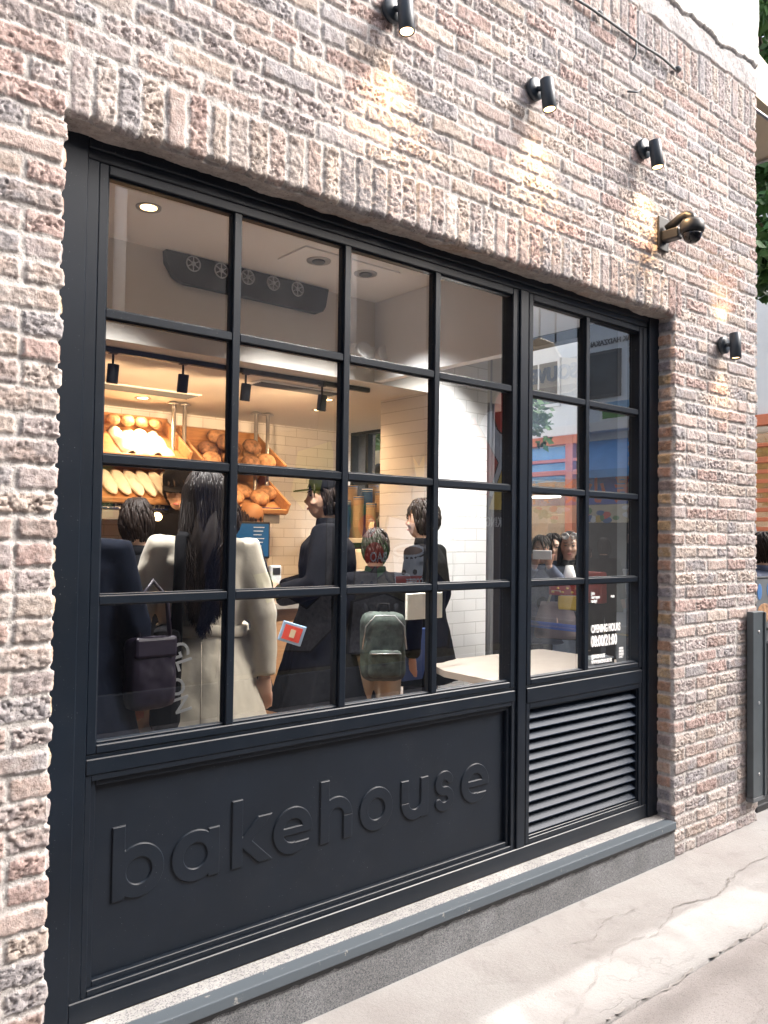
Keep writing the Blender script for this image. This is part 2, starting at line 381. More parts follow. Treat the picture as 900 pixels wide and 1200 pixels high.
class MB:
    """collects shapes; build() links them as ONE mesh object"""
    def __init__(s):
        s.bm = bmesh.new(); s.mi = 0
    def _tag(s, faces, smooth=False):
        for f in faces:
            f.material_index = s.mi; f.smooth = smooth
    def box(s, a, b, bev=0.0, mat=None):
        a, b = Vector(a), Vector(b)
        lo = Vector((min(a.x, b.x), min(a.y, b.y), min(a.z, b.z))); hi = Vector((max(a.x, b.x), max(a.y, b.y), max(a.z, b.z)))
        n0 = len(s.bm.verts); f0 = len(s.bm.faces)
        r = bmesh.ops.create_cube(s.bm, size=1.0)
        c = (lo + hi) / 2; d = hi - lo
        for v in r['verts']:
            v.co = Vector((v.co.x * d.x, v.co.y * d.y, v.co.z * d.z)) + c
        vs = r['verts']
        if bev > 0:
            es = list({e for v in vs for e in v.link_edges})
            bb = min(bev, 0.45 * min(d))
            rr = bmesh.ops.bevel(s.bm, geom=es, offset=bb, segments=2 if bev > .003 else 1, profile=.5, affect='EDGES')
        s.bm.verts.ensure_lookup_table(); s.bm.faces.ensure_lookup_table()
        nv = s.bm.verts[n0:] if bev <= 0 else [v for v in s.bm.verts if v.index == -1 or True][n0:]
        if mat is not None:
            for v in nv: v.co = mat @ v.co
        s._tag(s.bm.faces[f0:])
        return s
    def add(s, verts, faces, smooth=False, mat=None):
        vs = [s.bm.verts.new(mat @ Vector(v) if mat is not None else v) for v in verts]
        fs = []
        for f in faces:
            try: fs.append(s.bm.faces.new([vs[i] for i in f]))
            except ValueError: pass
        s._tag(fs, smooth)
        return s
    def tube(s, pts, rad, n=10, cap=True, smooth=True, flat=1.0, mat=None):
        pts = [Vector(p) for p in pts]
        if not hasattr(rad, '__len__'): rad = [rad] * len(pts)
        verts, faces = [], []
        prev = None
        for i, p in enumerate(pts):
            t = (pts[min(i + 1, len(pts) - 1)] - pts[max(i - 1, 0)])
            if t.length < 1e-9: t = Vector((0, 0, 1))
            t.normalize()
            if prev is None:
                a = Vector((1, 0, 0)) if abs(t.x) < .9 else Vector((0, 1, 0))
            else: a = prev
            u = (a - t * a.dot(t)); u.normalize(); prev = u
            v = t.cross(u)
            for k in range(n):
                an = 2 * PI * k / n
                verts.append(p + (u * math.cos(an) + v * math.sin(an) * flat) * rad[i])
        for i in range(len(pts) - 1):
            for k in range(n):
                faces.append((i * n + k, i * n + (k + 1) % n, (i + 1) * n + (k + 1) % n, (i + 1) * n + k))
        if cap:
            faces.append(tuple(range(n))[::-1]); faces.append(tuple(range((len(pts) - 1) * n, len(pts) * n)))
        s.add(verts, faces, smooth, mat)
        return s
    def cyl(s, p0, p1, r0, r1=None, n=20, smooth=True, mat=None):
        r1 = r0 if r1 is None else r1
        p0, p1 = Vector(p0), Vector(p1)
        e = min(.0015, .3 * min(r0, r1) + 1e-6); d = (p1 - p0).normalized() * e
        return s.tube([p0, p0 + d, p1 - d, p1], [r0 - e, r0, r1, r1 - e], n, True, smooth, mat=mat)
    def ell(s, c, r, n=14, mat=None, smooth=True, jit=0.0, rnd=None):
        c = Vector(c); verts = [c + Vector((0, 0, -r[2]))]; m = n // 2
        rnd = rnd or random
        for i in range(1, m):
            ph = -PI / 2 + PI * i / m
            for k in range(n):
                th = 2 * PI * k / n; q = 1 + (rnd.uniform(-jit, jit) if jit else 0)
                verts.append(c + Vector((r[0] * math.cos(ph) * math.cos(th) * q, r[1] * math.cos(ph) * math.sin(th) * q, r[2] * math.sin(ph) * q)))
        verts.append(c + Vector((0, 0, r[2])))
        faces = [(0, 1 + (k + 1) % n, 1 + k) for k in range(n)]
        for i in range(m - 2):
            for k in range(n):
                a = 1 + i * n
                faces.append((a + k, a + (k + 1) % n, a + n + (k + 1) % n, a + n + k))
        top = len(verts) - 1; a = 1 + (m - 2) * n
        faces += [(a + k, a + (k + 1) % n, top) for k in range(n)]
        return s.add(verts, faces, smooth, mat)
    def prism(s, poly, thick, mat=None, smooth=False):
        """poly [(x,z)] in the local XZ plane, extruded from y=0 to y=thick (use mat to place it)"""
        n = len(poly)
        area = sum(poly[i][0] * poly[(i + 1) % n][1] - poly[(i + 1) % n][0] * poly[i][1] for i in range(n))
        if area < 0: poly = poly[::-1]
        verts = [(p[0], 0, p[1]) for p in poly] + [(p[0], thick, p[1]) for p in poly]
        faces = [tuple(range(n)), tuple(range(n, 2 * n))[::-1]] + [(i, i + n, (i + 1) % n + n, (i + 1) % n) for i in range(n)]
        if thick < 0: faces = [f[::-1] for f in faces]
        return s.add(verts, faces, smooth, mat)
    def lathe(s, prof, c=(0, 0, 0), n=24, mat=None, smooth=True):
        verts, faces = [], []
        for (r, z) in prof:
            for k in range(n):
                a = 2 * PI * k / n; verts.append((c[0] + r * math.cos(a), c[1] + r * math.sin(a), c[2] + z))
        for i in range(len(prof) - 1):
            for k in range(n):
                faces.append((i * n + k, i * n + (k + 1) % n, (i + 1) * n + (k + 1) % n, (i + 1) * n + k))
        faces.append(tuple(range(n))[::-1]); faces.append(tuple(range((len(prof) - 1) * n, len(prof) * n)))
        return s.add(verts, faces, smooth, mat)
    def loft(s, rings, smooth=True):
        n = len(rings[0]); verts = [v for r in rings for v in r]; faces = []
        for i in range(len(rings) - 1):
            for k in range(n):
                faces.append((i * n + k, i * n + (k + 1) % n, (i + 1) * n + (k + 1) % n, (i + 1) * n + k))
        faces.append(tuple(range(n))[::-1]); faces.append(tuple(range((len(rings) - 1) * n, len(rings) * n)))
        return s.add(verts, faces, smooth)
    def mesh(s, name):
        me = bpy.data.meshes.new(name); bmesh.ops.recalc_face_normals(s.bm, faces=s.bm.faces)
        s.bm.to_mesh(me); s.bm.free(); return me
    def build(s, name, mats, parent=None, origin=None, loc=None, remesh=None, smooth_it=3, wr=None):
        me = s.mesh(name)
        if remesh:
            t = bpy.data.objects.new('tmp', me); COL.objects.link(t)
            md = t.modifiers.new('r', 'REMESH'); md.mode = 'VOXEL'; md.voxel_size = remesh; md.use_smooth_shade = True
            if smooth_it:
                ms = t.modifiers.new('s', 'SMOOTH'); ms.iterations = smooth_it; ms.factor = .5
            dg = bpy.context.evaluated_depsgraph_get()
            me2 = bpy.data.meshes.new_from_object(t.evaluated_get(dg)); me2.name = name
            bpy.data.objects.remove(t); me = me2
        if wr:
            wrinkle(me, *wr)
        if loc is not None:                      # shapes were drawn in the axes of the thing `loc`
            me.transform(W[loc.name])
        return link_mesh(name, me, mats, parent, origin)

def link_mesh(name, me, mats, parent=None, origin=None):
    if not isinstance(mats, (list, tuple)): mats = [mats]
    if len(me.materials): me.materials.clear()
    for m in mats: me.materials.append(M[m] if isinstance(m, str) else m)
    o = bpy.data.objects.new(name, me); COL.objects.link(o)
    if parent is not None:
        wm = W[parent.name]
        me.transform(wm.inverted()); o.parent = parent; W[o.name] = wm
    else:
        if origin is None:
            n = len(me.vertices); co = np.empty(n * 3, dtype=np.float32); me.vertices.foreach_get('co', co); co = co.reshape(-1, 3)
            lo, hi = co.min(0), co.max(0); origin = ((lo[0] + hi[0]) / 2, (lo[1] + hi[1]) / 2, lo[2])
        wm = Matrix.Translation(Vector([float(q) for q in origin]))
        me.transform(wm.inverted()); o.matrix_world = wm; W[o.name] = wm
    return o

def tag(o, label=None, cat=None, group=None, kind=None):
    if label: o['label'] = label
    if cat: o['category'] = cat
    if group: o['group'] = group
    if kind: o['kind'] = kind
    return o

def thing(name, label, cat, loc=(0, 0, 0), group=None, rz=0.0):
    o = bpy.data.objects.new(name, None); COL.objects.link(o)
    o.empty_display_size = .1
    wm = Matrix.Translation(Vector(loc)) @ Matrix.Rotation(rz, 4, 'Z')
    o.matrix_world = wm; o.location = loc; o.rotation_euler = (0, 0, rz); W[o.name] = wm
    return tag(o, label, cat, group)

def local(o):                                   # world matrix of a thing, to build shapes in its own axes
    return W[o.name]

def copy_tree(src, loc, label=None, group=None, rz=None):
    c = src.copy(); COL.objects.link(c); c.location = loc
    if rz is not None: c.rotation_euler = (0, 0, rz)
    if label: c['label'] = label
    if group: c['group'] = group
    def rec(a, b):
        for ch in list(a.children):
            d = ch.copy(); COL.objects.link(d); d.parent = b; rec(ch, d)
    rec(src, c)
    W[c.name] = Matrix.Translation(Vector(loc)) @ Matrix.Rotation(c.rotation_euler.z, 4, 'Z')
    return c

def text_mb(txt, size, mat, extrude=.002, sx=1.0, bold=0.0, align='LEFT'):
    """mesh of a line of lettering; local x right, local y up, placed with mat"""
    cu = bpy.data.curves.new('t', 'FONT'); cu.body = txt; cu.size = size; cu.extrude = extrude; cu.offset = bold; cu.align_x = align
    cu.resolution_u = 3
    t = bpy.data.objects.new('t', cu); COL.objects.link(t)
    dg = bpy.context.evaluated_depsgraph_get()
    me = bpy.data.meshes.new_from_object(t.evaluated_get(dg))
    bpy.data.objects.remove(t); bpy.data.curves.remove(cu)
    me.transform(mat @ Matrix.Diagonal((sx, 1, 1, 1)))
    return me

def text_obj(name, lines, mat_name, parent=None, origin=None):
    """lines: list of (text, size, matrix, sx, bold, extrude, align)"""
    bm = bmesh.new()
    for (t, sz, mt, sx, bo, ex, al) in lines:
        me = text_mb(t, sz, mt, ex, sx, bo, al); bm.from_mesh(me); bpy.data.meshes.remove(me)
    me = bpy.data.meshes.new(name); bm.to_mesh(me); bm.free()
    return link_mesh(name, me, mat_name, parent, origin)

def face_neg_y(x, y, z):            # lettering read by someone looking towards +y
    return Matrix.Translation((x, y, z)) @ Matrix.Rotation(PI / 2, 4, 'X')
def face_neg_x(x, y, z):            # lettering read by someone looking towards +x
    return Matrix.Translation((x, y, z)) @ Matrix.Rotation(-PI / 2, 4, 'Z') @ Matrix.Rotation(PI / 2, 4, 'X')
def face_pos_y(x, y, z):
    return Matrix.Translation((x, y, z)) @ Matrix.Rotation(PI, 4, 'Z') @ Matrix.Rotation(PI / 2, 4, 'X')

# ---- numpy noise
rng = np.random.RandomState(3)
PERM = rng.permutation(512).astype(np.int64)
VAL = rng.rand(512)
def _h(i, j, s=0):
    return VAL[(PERM[(PERM[(i + s * 17) & 511] + j) & 511] + s) & 511]
def vnoise(x, y, s=0):
    i = np.floor(x).astype(np.int64); j = np.floor(y).astype(np.int64)
    fx = x - i; fy = y - j
    fx = fx * fx * fx * (fx * (fx * 6 - 15) + 10); fy = fy * fy * fy * (fy * (fy * 6 - 15) + 10)
    return (_h(i, j, s) * (1 - fx) + _h(i + 1, j, s) * fx) * (1 - fy) + (_h(i, j + 1, s) * (1 - fx) + _h(i + 1, j + 1, s) * fx) * fy
def fbm(x, y, o=4, s=0, g=.55):
    a, t, n = 1.0, 0, 0
    for k in range(o):
        t = t + a * (vnoise(x * 2 ** k + 13.7 * k, y * 2 ** k + 7.1 * k, s + k) - .5); n += a; a *= g
    return t / n
def sstep(a, b, x):
    t = np.clip((x - a) / (b - a), 0, 1); return t * t * (3 - 2 * t)

def wrinkle(me, amp, sc, stretch=(1, 1, 1), seed=0):
    n = len(me.vertices); co = np.empty(n * 3); me.vertices.foreach_get('co', co); co = co.reshape(-1, 3)
    no = np.empty(n * 3); me.vertices.foreach_get('normal', no); no = no.reshape(-1, 3)
    a = fbm((co[:, 0] * stretch[0] + co[:, 1] * stretch[1] * .7) * sc + 40 + seed, co[:, 2] * stretch[2] * sc + (co[:, 1] * stretch[1]) * sc * .5 + 40, 4, 3 + seed)
    co = co + no * (a * 2 * amp)[:, None]
    me.vertices.foreach_set('co', co.ravel()); me.update()

# ------------------------------------------------------------------ the corner shop building
YF = 2.30                      # brick face
YW = 2.40                      # face of the joinery
OX0, OX1, OZ1 = 0.755, 3.852, 2.775
XR = 4.735                     # right corner of the wall
PIT = 0.06895

bld = thing('shop_building', 'corner bakery building of rough pinkish brick with wide black framed shopfront window', 'building', (2.0, 2.3, 0))

def brick_field(x, z):
    """height above the mortar bed, colour and mortar mask at points of the front wall"""
    wx = x + .0045 * fbm(x * 14, z * 14, 3, 1) * 2; wz = z + .0048 * fbm(x * 13 + 9, z * 13, 3, 5) * 2
    n = x.shape
    sold1 = (wz > OZ1 - .02) & (wz < 2.965) & (wx > OX0 + .002) & (wx < OX1 + .06)
    sold2 = (wz > 4.03) & (wz < 4.245)
    # stretcher bond
    ci = np.where(wz < 2.965, np.floor(wz / PIT), 100 + np.floor((wz - 2.965) / .071)).astype(np.int64)
    cz0 = np.where(wz < 2.965, np.floor(wz / PIT) * PIT, 2.965 + np.floor((wz - 2.965) / .071) * .071)
    ch = np.where(wz < 2.965, PIT, .071)
    jit = (VAL[(ci * 7 + 3) & 511] - .5) * .02
    ref = np.where(wx < OX0 + .01, OX0, np.where((wx > OX1 - .01) & (wz < 2.965), OX1, .31))
    off = (ci % 2) * .108 + np.where(wz > 2.965, jit * 2, 0)
    BW = .2155
    u = wx - ref + off
    k = np.floor(u / BW).astype(np.int64)
    lx = u - k * BW
    hd = (VAL[(k * 31 + ci * 57) & 511] > .86)
    half = hd & (lx > BW / 2)
    lx2 = np.where(hd, np.where(half, lx - BW / 2, lx), lx); bw = np.where(hd, BW / 2, BW)
    kk = k * 2 + half
    dx = np.minimum(lx2, bw - lx2); dz = np.minimum(wz - cz0, cz0 + ch - wz)
    idn = (kk * 131 + ci * 71 + 17)
    # soldiers
    sp = .0722
    u2 = wx - OX0; k2 = np.floor(u2 / sp).astype(np.int64); l2 = u2 - k2 * sp
    z0 = np.where(sold2, 4.03, OZ1 - .004); z1 = np.where(sold2, 4.245, 2.965)
    top_j = (VAL[(k2 * 13 + 5) & 511] - .5) * .014
    sdx = np.minimum(l2, sp - l2); sdz = np.minimum(wz - z0 + .004, z1 + top_j - wz)
    so = sold1 | sold2
    dx = np.where(so, sdx, dx); dz = np.where(so, sdz, dz); idn = np.where(so, k2 * 97 + 1000 + sold2 * 555, idn)
    cut = 0.0065 + .006 * (VAL[(idn * 3 + 11) & 511] - .5)
    e = .0046 * fbm(x * 75, z * 75, 3, 9) * 2
    # rounded rectangle distance
    rr = .006
    qx = np.maximum(rr - (dx - cut), 0); qz = np.maximum(rr - (dz - cut), 0)
    d = np.where((qx > 0) & (qz > 0), rr - np.sqrt(qx * qx + qz * qz), np.minimum(dx, dz) - cut) + e
    p = sstep(-.0012, .0042, d)
    r1 = VAL[(idn * 5 + 1) & 511]; r2 = VAL[(idn * 11 + 2) & 511]; r3 = VAL[(idn * 19 + 7) & 511]; r4 = VAL[(idn * 29 + 13) & 511]
    rough = fbm(x * 50 + r1 * 90, z * 54 + r2 * 50, 5, 2, .66)
    ridg = np.abs(fbm(x * 30 + r3 * 70, z * 44, 4, 7, .62))
    fold = sstep(.07, .0, ridg) * (r4 > .3)
    h = p * (.0058 + .005 * (r1 - .4) + .0110 * rough * (.45 + r2) - .0070 * fold * (.4 + r3)) + (1 - p) * (.0035 * fbm(x * 45, z * 45, 4, 3) * 2)
    h = h + .006 * fbm(x * 2.4, z * 2.4, 3, 4) * 2
    tone = r2
    pal = np.array([(.385, .305, .28), (.36, .315, .315), (.28, .27, .285), (.42, .355, .315), (.37, .265, .245), (.44, .385, .36), (.33, .29, .29)])
    pal = (pal * .80 + np.array((.40, .345, .32)) * .20) * 1.13
    idx = np.clip((tone * len(pal)).astype(int), 0, len(pal) - 1)
    c = pal[idx] * (.84 + .34 * r3)[..., None]
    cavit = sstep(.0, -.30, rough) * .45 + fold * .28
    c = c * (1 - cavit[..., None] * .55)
    blot = sstep(.02, .22, fbm(x * 9 + r1 * 9, z * 16, 4, 12))
    c = c * (1 - .5 * blot[..., None]) + np.array((.38, .29, .25)) * .5 * blot[..., None]
    mort = np.array((.49, .465, .45)) * (1 + .28 * fbm(x * 12, z * 12, 4, 6))[..., None]
    pm_ = sstep(.15, .75, p)[..., None]
    # plaster and white paint above
    zt = 4.252 + .02 * fbm(x * 6, z * 0 + 3, 3, 8) * 2
    pl = sstep(-.004, .004, z - zt)
    zb = 4.385 + .075 * fbm(x * 2.6 + 4, z * 0 + 1.5, 6, 14, .7) * 2
    wh = sstep(-.003, .003, z - zb)
    crk = np.exp(-((z - zb + .012 + .012 * fbm(x * 30, z * 30, 3, 2)) / .006) ** 2)
    hp = .010 + .010 * fbm(x * 9, z * 9, 5, 15) * 2 + .010 * wh - .008 * crk
    pcol = np.array((.42, .40, .40)) * (1 + .4 * fbm(x * 7, z * 7, 5, 16))[..., None]
    pcol = pcol * (1 - .5 * crk[..., None]) * (1 - wh[..., None]) + np.array((.74, .72, .69)) * wh[..., None]
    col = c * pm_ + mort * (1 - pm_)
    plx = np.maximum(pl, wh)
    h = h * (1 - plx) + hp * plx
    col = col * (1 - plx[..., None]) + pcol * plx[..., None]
    return h, col, p

def grid_mesh(name, P, C, keep, mat='brick', parent=bld, flip=False):
    nz, nx = P.shape[:2]
    idx = np.arange(nz * nx).reshape(nz, nx)
    q = np.stack([idx[:-1, :-1], idx[:-1, 1:], idx[1:, 1:], idx[1:, :-1]], -1)
    if flip: q = q[..., ::-1]
    q = q[keep].reshape(-1, 4)
    used = np.zeros(nz * nx, bool); used[q.ravel()] = True
    remap = np.cumsum(used) - 1
    V = P.reshape(-1, 3)[used]; CC = C.reshape(-1, 3)[used]; q = remap[q]
    return V, CC, q

def join_arrays(name, parts, mat, parent):
    vo = 0; VV, CC, QQ = [], [], []
    for V, C, q in parts:
        VV.append(V); CC.append(C); QQ.append(q + vo); vo += len(V)
    V = np.concatenate(VV).astype(np.float32); C = np.concatenate(CC).astype(np.float32); Q = np.concatenate(QQ).astype(np.int32)
    me = bpy.data.meshes.new(name)
    me.vertices.add(len(V)); me.vertices.foreach_set('co', V.ravel())
    me.loops.add(len(Q) * 4); me.loops.foreach_set('vertex_index', Q.ravel())
    me.polygons.add(len(Q)); me.polygons.foreach_set('loop_start', np.arange(0, len(Q) * 4, 4, dtype=np.int32))
    me.polygons.foreach_set('loop_total', np.full(len(Q), 4, dtype=np.int32))
    me.polygons.foreach_set('use_smooth', np.ones(len(Q), bool))
    at = me.attributes.new('bcol', 'FLOAT_COLOR', 'POINT')
    at.data.foreach_set('color', np.concatenate([C, np.ones((len(C), 1), np.float32)], 1).ravel())
    me.update(); me.validate()
    return link_mesh(name, me, mat, parent)

def lines(segs):
    out = []
    for a, b, st in segs:
        n = max(1, int(round((b - a) / st))); out.append(np.linspace(a, b, n, endpoint=False))
    out.append(np.array([segs[-1][1]]))
    return np.concatenate(out)

gx = lines([(-3.0, -.2, .03), (-.2, .45, .01), (.45, OX0, .0042), (OX0, OX1, .0045), (OX1, XR, .0048)])
gz = lines([(0.0, OZ1, .0046), (OZ1, 4.60, .0050), (4.60, 7.5, .08)])
X, Z = np.meshgrid(gx, gz)
h, col, pmask = brick_field(X, Z)
# rounded arrises along the opening and the corner
EL = .0045 + .006 * fbm(Z * 9, Z * 0 + 2, 3, 21) * 2
def arris(d, r): return np.where(d < r, r - np.sqrt(np.maximum(r * r - (r - d) ** 2, 0)), 0)
inz = Z <= OZ1 + 1e-6; inx = (X >= OX0 - 1e-6) & (X <= OX1 + 1e-6)
RA = .011
h -= np.where(inz & (X <= OX0 + 1e-6), arris(np.clip(OX0 - X, 0, 1), RA), 0)
h -= np.where(inz & (X >= OX1 - 1e-6), arris(np.clip(X - OX1, 0, 1), RA), 0)
h -= np.where(inx & (Z >= OZ1 - 1e-6), arris(np.clip(Z - OZ1, 0, 1), .02), 0)
h -= arris(np.clip(XR - X, 0, 1), RA)
PX = X.copy(); PZ = Z.copy()
wob = (pmask - .6) * .009 + .008 * fbm(X * 20, Z * 20, 4, 30) * 2
falloff = lambda d: np.clip(1 - d / .03, 0, 1)
PX += np.where(inz & (X <= OX0 + 1e-6), falloff(OX0 - X) * wob, 0)
PX -= np.where(inz & (X >= OX1 - 1e-6), falloff(X - OX1) * wob, 0)
PX += falloff(XR - X) * wob
PZ -= np.where(inx & (Z >= OZ1 - 1e-6), falloff(Z - OZ1) * (wob * 1.2 + .006 * fbm(X * 5, Z * 0, 3, 33)), 0)
P = np.stack([PX, YF - h, PZ], -1)
cx = (X[:-1, :-1] + X[:-1, 1:]) / 2; cz = (Z[:-1, :-1] + Z[1:, :-1]) / 2
keep = ~((cx > OX0) & (cx < OX1) & (cz < OZ1))
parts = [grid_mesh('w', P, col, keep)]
# reveals: front edge shared with the front sheet, bricks seen end on
ix0 = int(np.argmin(abs(gx - OX0))); ix1 = int(np.argmin(abs(gx - OX1))); iz1 = int(np.argmin(abs(gz - OZ1))); ixr = len(gx) - 1
dep = np.linspace(0, .13, 28)
zz = gz[:iz1 + 1]
def reveal(ix, sgn, deps=dep, top=iz1 + 1):
    zz = gz[:top]
    D, ZZ = np.meshgrid(deps, zz)
    e = P[:top, ix]                                     # (n,3)
    ci = np.floor((ZZ + .004 * fbm(D * 20, ZZ * 20, 3, 41)) / PIT); dz = np.minimum(ZZ - ci * PIT, (ci + 1) * PIT - ZZ)
    along = D + .03 + (ci.astype(int) % 2) * .055
    bl = .105 + .0 * D
    lx = np.mod(along, bl if deps[-1] > .2 else 9.0); dxx = np.minimum(lx, (bl if deps[-1] > .2 else 9.0) - lx)
    p = sstep(-.001, .007, np.minimum(dz, dxx) - .0065 + .005 * fbm(D * 60, ZZ * 60, 3, 43))
    bid = (ci.astype(int) * 71 + np.floor(along / .105).astype(int) * 13 * (deps[-1] > .2) + 5 + ix) & 511
    r1 = VAL[bid]; r2 = VAL[(bid * 7 + 3) & 511]
    rough = fbm(D * 40 + r1 * 30, ZZ * 40, 5, 44)
    hh = p * (.008 + .012 * rough + .004 * (r1 - .5)) + .003 * fbm(D * 40, ZZ * 40, 3, 45)
    f = np.clip(D / .02, 0, 1)
    base = OX0 if ix == ix0 else (OX1 if ix == ix1 else XR)
    px = (base + sgn * (hh - .002)) * f + e[:, 0][:, None] * (1 - f)
    py = e[:, 1][:, None] * (1 - f) + YF * f + D
    pal = np.array([(.42, .27, .20), (.40, .30, .25), (.25, .24, .27), (.48, .35, .22), (.38, .24, .19), (.30, .25, .25)])
    c = pal[np.clip((r2 * 6).astype(int), 0, 5)] * (.85 + .3 * r1)[..., None] * (1 + .5 * rough)[..., None]
    m_ = np.array((.52, .485, .465))
    c = c * p[..., None] + m_ * (1 - p[..., None])
    c = c * f[..., None] + col[:top, ix][:, None, :] * (1 - f[..., None])
    return np.stack([px, py, ZZ], -1), c
a, c_ = reveal(ix0, 1); parts.append(grid_mesh('r', a, c_, np.ones((a.shape[0] - 1, a.shape[1] - 1), bool)))
a, c_ = reveal(ix1, -1); parts.append(grid_mesh('r', a, c_, np.ones((a.shape[0] - 1, a.shape[1] - 1), bool), flip=True))
iztop = int(np.argmin(abs(gz - 4.6)))
a, c_ = reveal(ixr, 1, np.linspace(0, .34, 60), iztop + 1); parts.append(grid_mesh('r', a, c_, np.ones((a.shape[0] - 1, a.shape[1] - 1), bool)))
# soffit
xs = gx[ix0:ix1 + 1]; XX, DD = np.meshgrid(xs, dep)
e = P[iz1, ix0:ix1 + 1]; f = np.clip(DD / .02, 0, 1)
sr = fbm(XX * 9, DD * 9, 6, 51, .6)
pz = e[:, 2][None] * (1 - f) + (OZ1 - .012 * sr * 2 - .004) * f
py = e[:, 1][None] * (1 - f) + YF * f + DD
brk = sstep(.05, .2, fbm(XX * 6, DD * 9, 3, 53))
cc = np.array((.40, .36, .335)) * (1 + .5 * sr)[..., None]
cc = cc * (1 - .6 * brk[..., None]) + np.array((.36, .26, .20)) * .6 * brk[..., None]
cc = cc * f[..., None] + col[iz1, ix0:ix1 + 1][None] * (1 - f[..., None])
parts.append(grid_mesh('s', np.stack([XX, py, pz], -1), cc, np.ones((len(dep) - 1, len(xs) - 1), bool)))
wall = join_arrays('brick_wall', parts, 'brick', bld)

# solid body behind the brick skin (does not touch the visible faces)
b = MB()
b.box((-8, 2.44, 0), (OX0 - .03, 2.66, 7.5)); b.box((OX0 - .03, 2.44, OZ1 + .03), (OX1 + .03, 2.66, 7.5)); b.box((OX1 + .03, 2.44, 0), (4.40, 2.66, 7.5))
b.build('wall_core', 'greyd', bld)
b = MB()                                                     # side facade with its two openings
b.box((4.40, 2.64, 3.0), (4.72, 4.02, 7.5)); b.box((4.40, 4.02, 2.56), (4.72, 9.0, 7.5)); b.box((4.40, 2.62, 0), (4.72, 3.30, 3.0)); b.box((4.40, 3.99, 0), (4.72, 4.86, 2.56)); b.box((4.40, 3.99, 2.56), (4.72, 4.02, 3.0))
b.box((4.40, 5.80, 0), (4.72, 9.0, 2.56)); b.box((4.40, 3.30, 0), (4.72, 3.99, .35)); b.box((4.40, 4.86, 0), (4.72, 5.80, 1.0))
b.build('side_wall', 'dark', bld)
b = MB(); b.box((-8, 2.66, 7.4), (4.72, 9.0, 7.5)); b.box((-8, 8.9, 0), (4.4, 9.0, 7.4)); b.box((-8, 2.66, 0), (-7.9, 8.9, 7.4))
b.build('upper_shell', 'palewall', bld)

# ---- interior (structure of the room)
b = MB(); b.box((-4, 2.47, -.02), (4.40, 5.90, .20)); tag(b.build('floor', 'floor'), kind='structure')
b = MB(); b.box((-4, 2.66, 3.0), (4.40, 3.79, 3.1)); tag(b.build('ceiling', 'ceil'), kind='structure')
b = MB(); b.box((-4, 3.78, 2.52), (4.40, 5.90, 3.1)); tag(b.build('lower_ceiling', 'ceilw'), kind='structure')
b = MB(); b.box((3.06, 2.72, 2.53), (3.12, 3.779, 2.998)); b.build('bulkhead', 'ceil', bld)
b = MB(); b.box((-4, 5.75, .2), (4.40, 5.90, 2.52)); b.build('tiled_back_wall', 'tile', bld)
b = MB(); b.box((3.50, 3.772, .2), (4.03, 4.25, 3.0), .004); b.build('tiled_column', 'tile', bld)
b = MB(); b.box((4.06, 3.78, .2), (4.085, 3.83, 2.9), .003); b.box((4.12, 3.80, .2), (4.135, 3.84, 2.9), .003); b.build('column_trim', 'steel', bld)
b = MB(); b.box((-4.1, 2.44, 0), (-4, 5.9, 3.1)); b.build('end_wall', 'palewall', bld)

# ---- shop window: joinery, two sashes
FD = .035
fr = MB()
def fbox(x0, x1, z0, z1, y0, y1=2.50, bev=.003): fr.box((x0, y0, z0), (x1, y1, z1), bev)
# outer frame, stepped
fbox(.70, .852, .20, 2.86, YW - .008); fbox(.850, .888, .262, 2.7115, YW)
fbox(3.765, 3.90, .20, 2.86, YW - .012); fbox(3.728, 3.767, .262, 2.7115, YW)
fbox(.852, 3.765, 2.742, 2.86, YW - .0075); fbox(.850, 3.767, 2.712, 2.744, YW)
fbox(.852, 3.765, .20, .268, YW - .004)
# central post, in two steps
fbox(2.768, 2.822, .268, 2.712, YW - .004); fbox(2.756, 2.770, .268, 2.712, YW + .006); fbox(2.820, 2.834, .268, 2.712, YW + .006)
# transom between glass and panel
fbox(.888, 2.756, .905, .952, YW); fbox(2.834, 3.728, .885, .952, YW)
fbox(.888, 2.756, .950, .964, YW + .008); fbox(2.834, 3.728, .950, .964, YW + .008)
fr.build('window_frame', 'frame', bld)

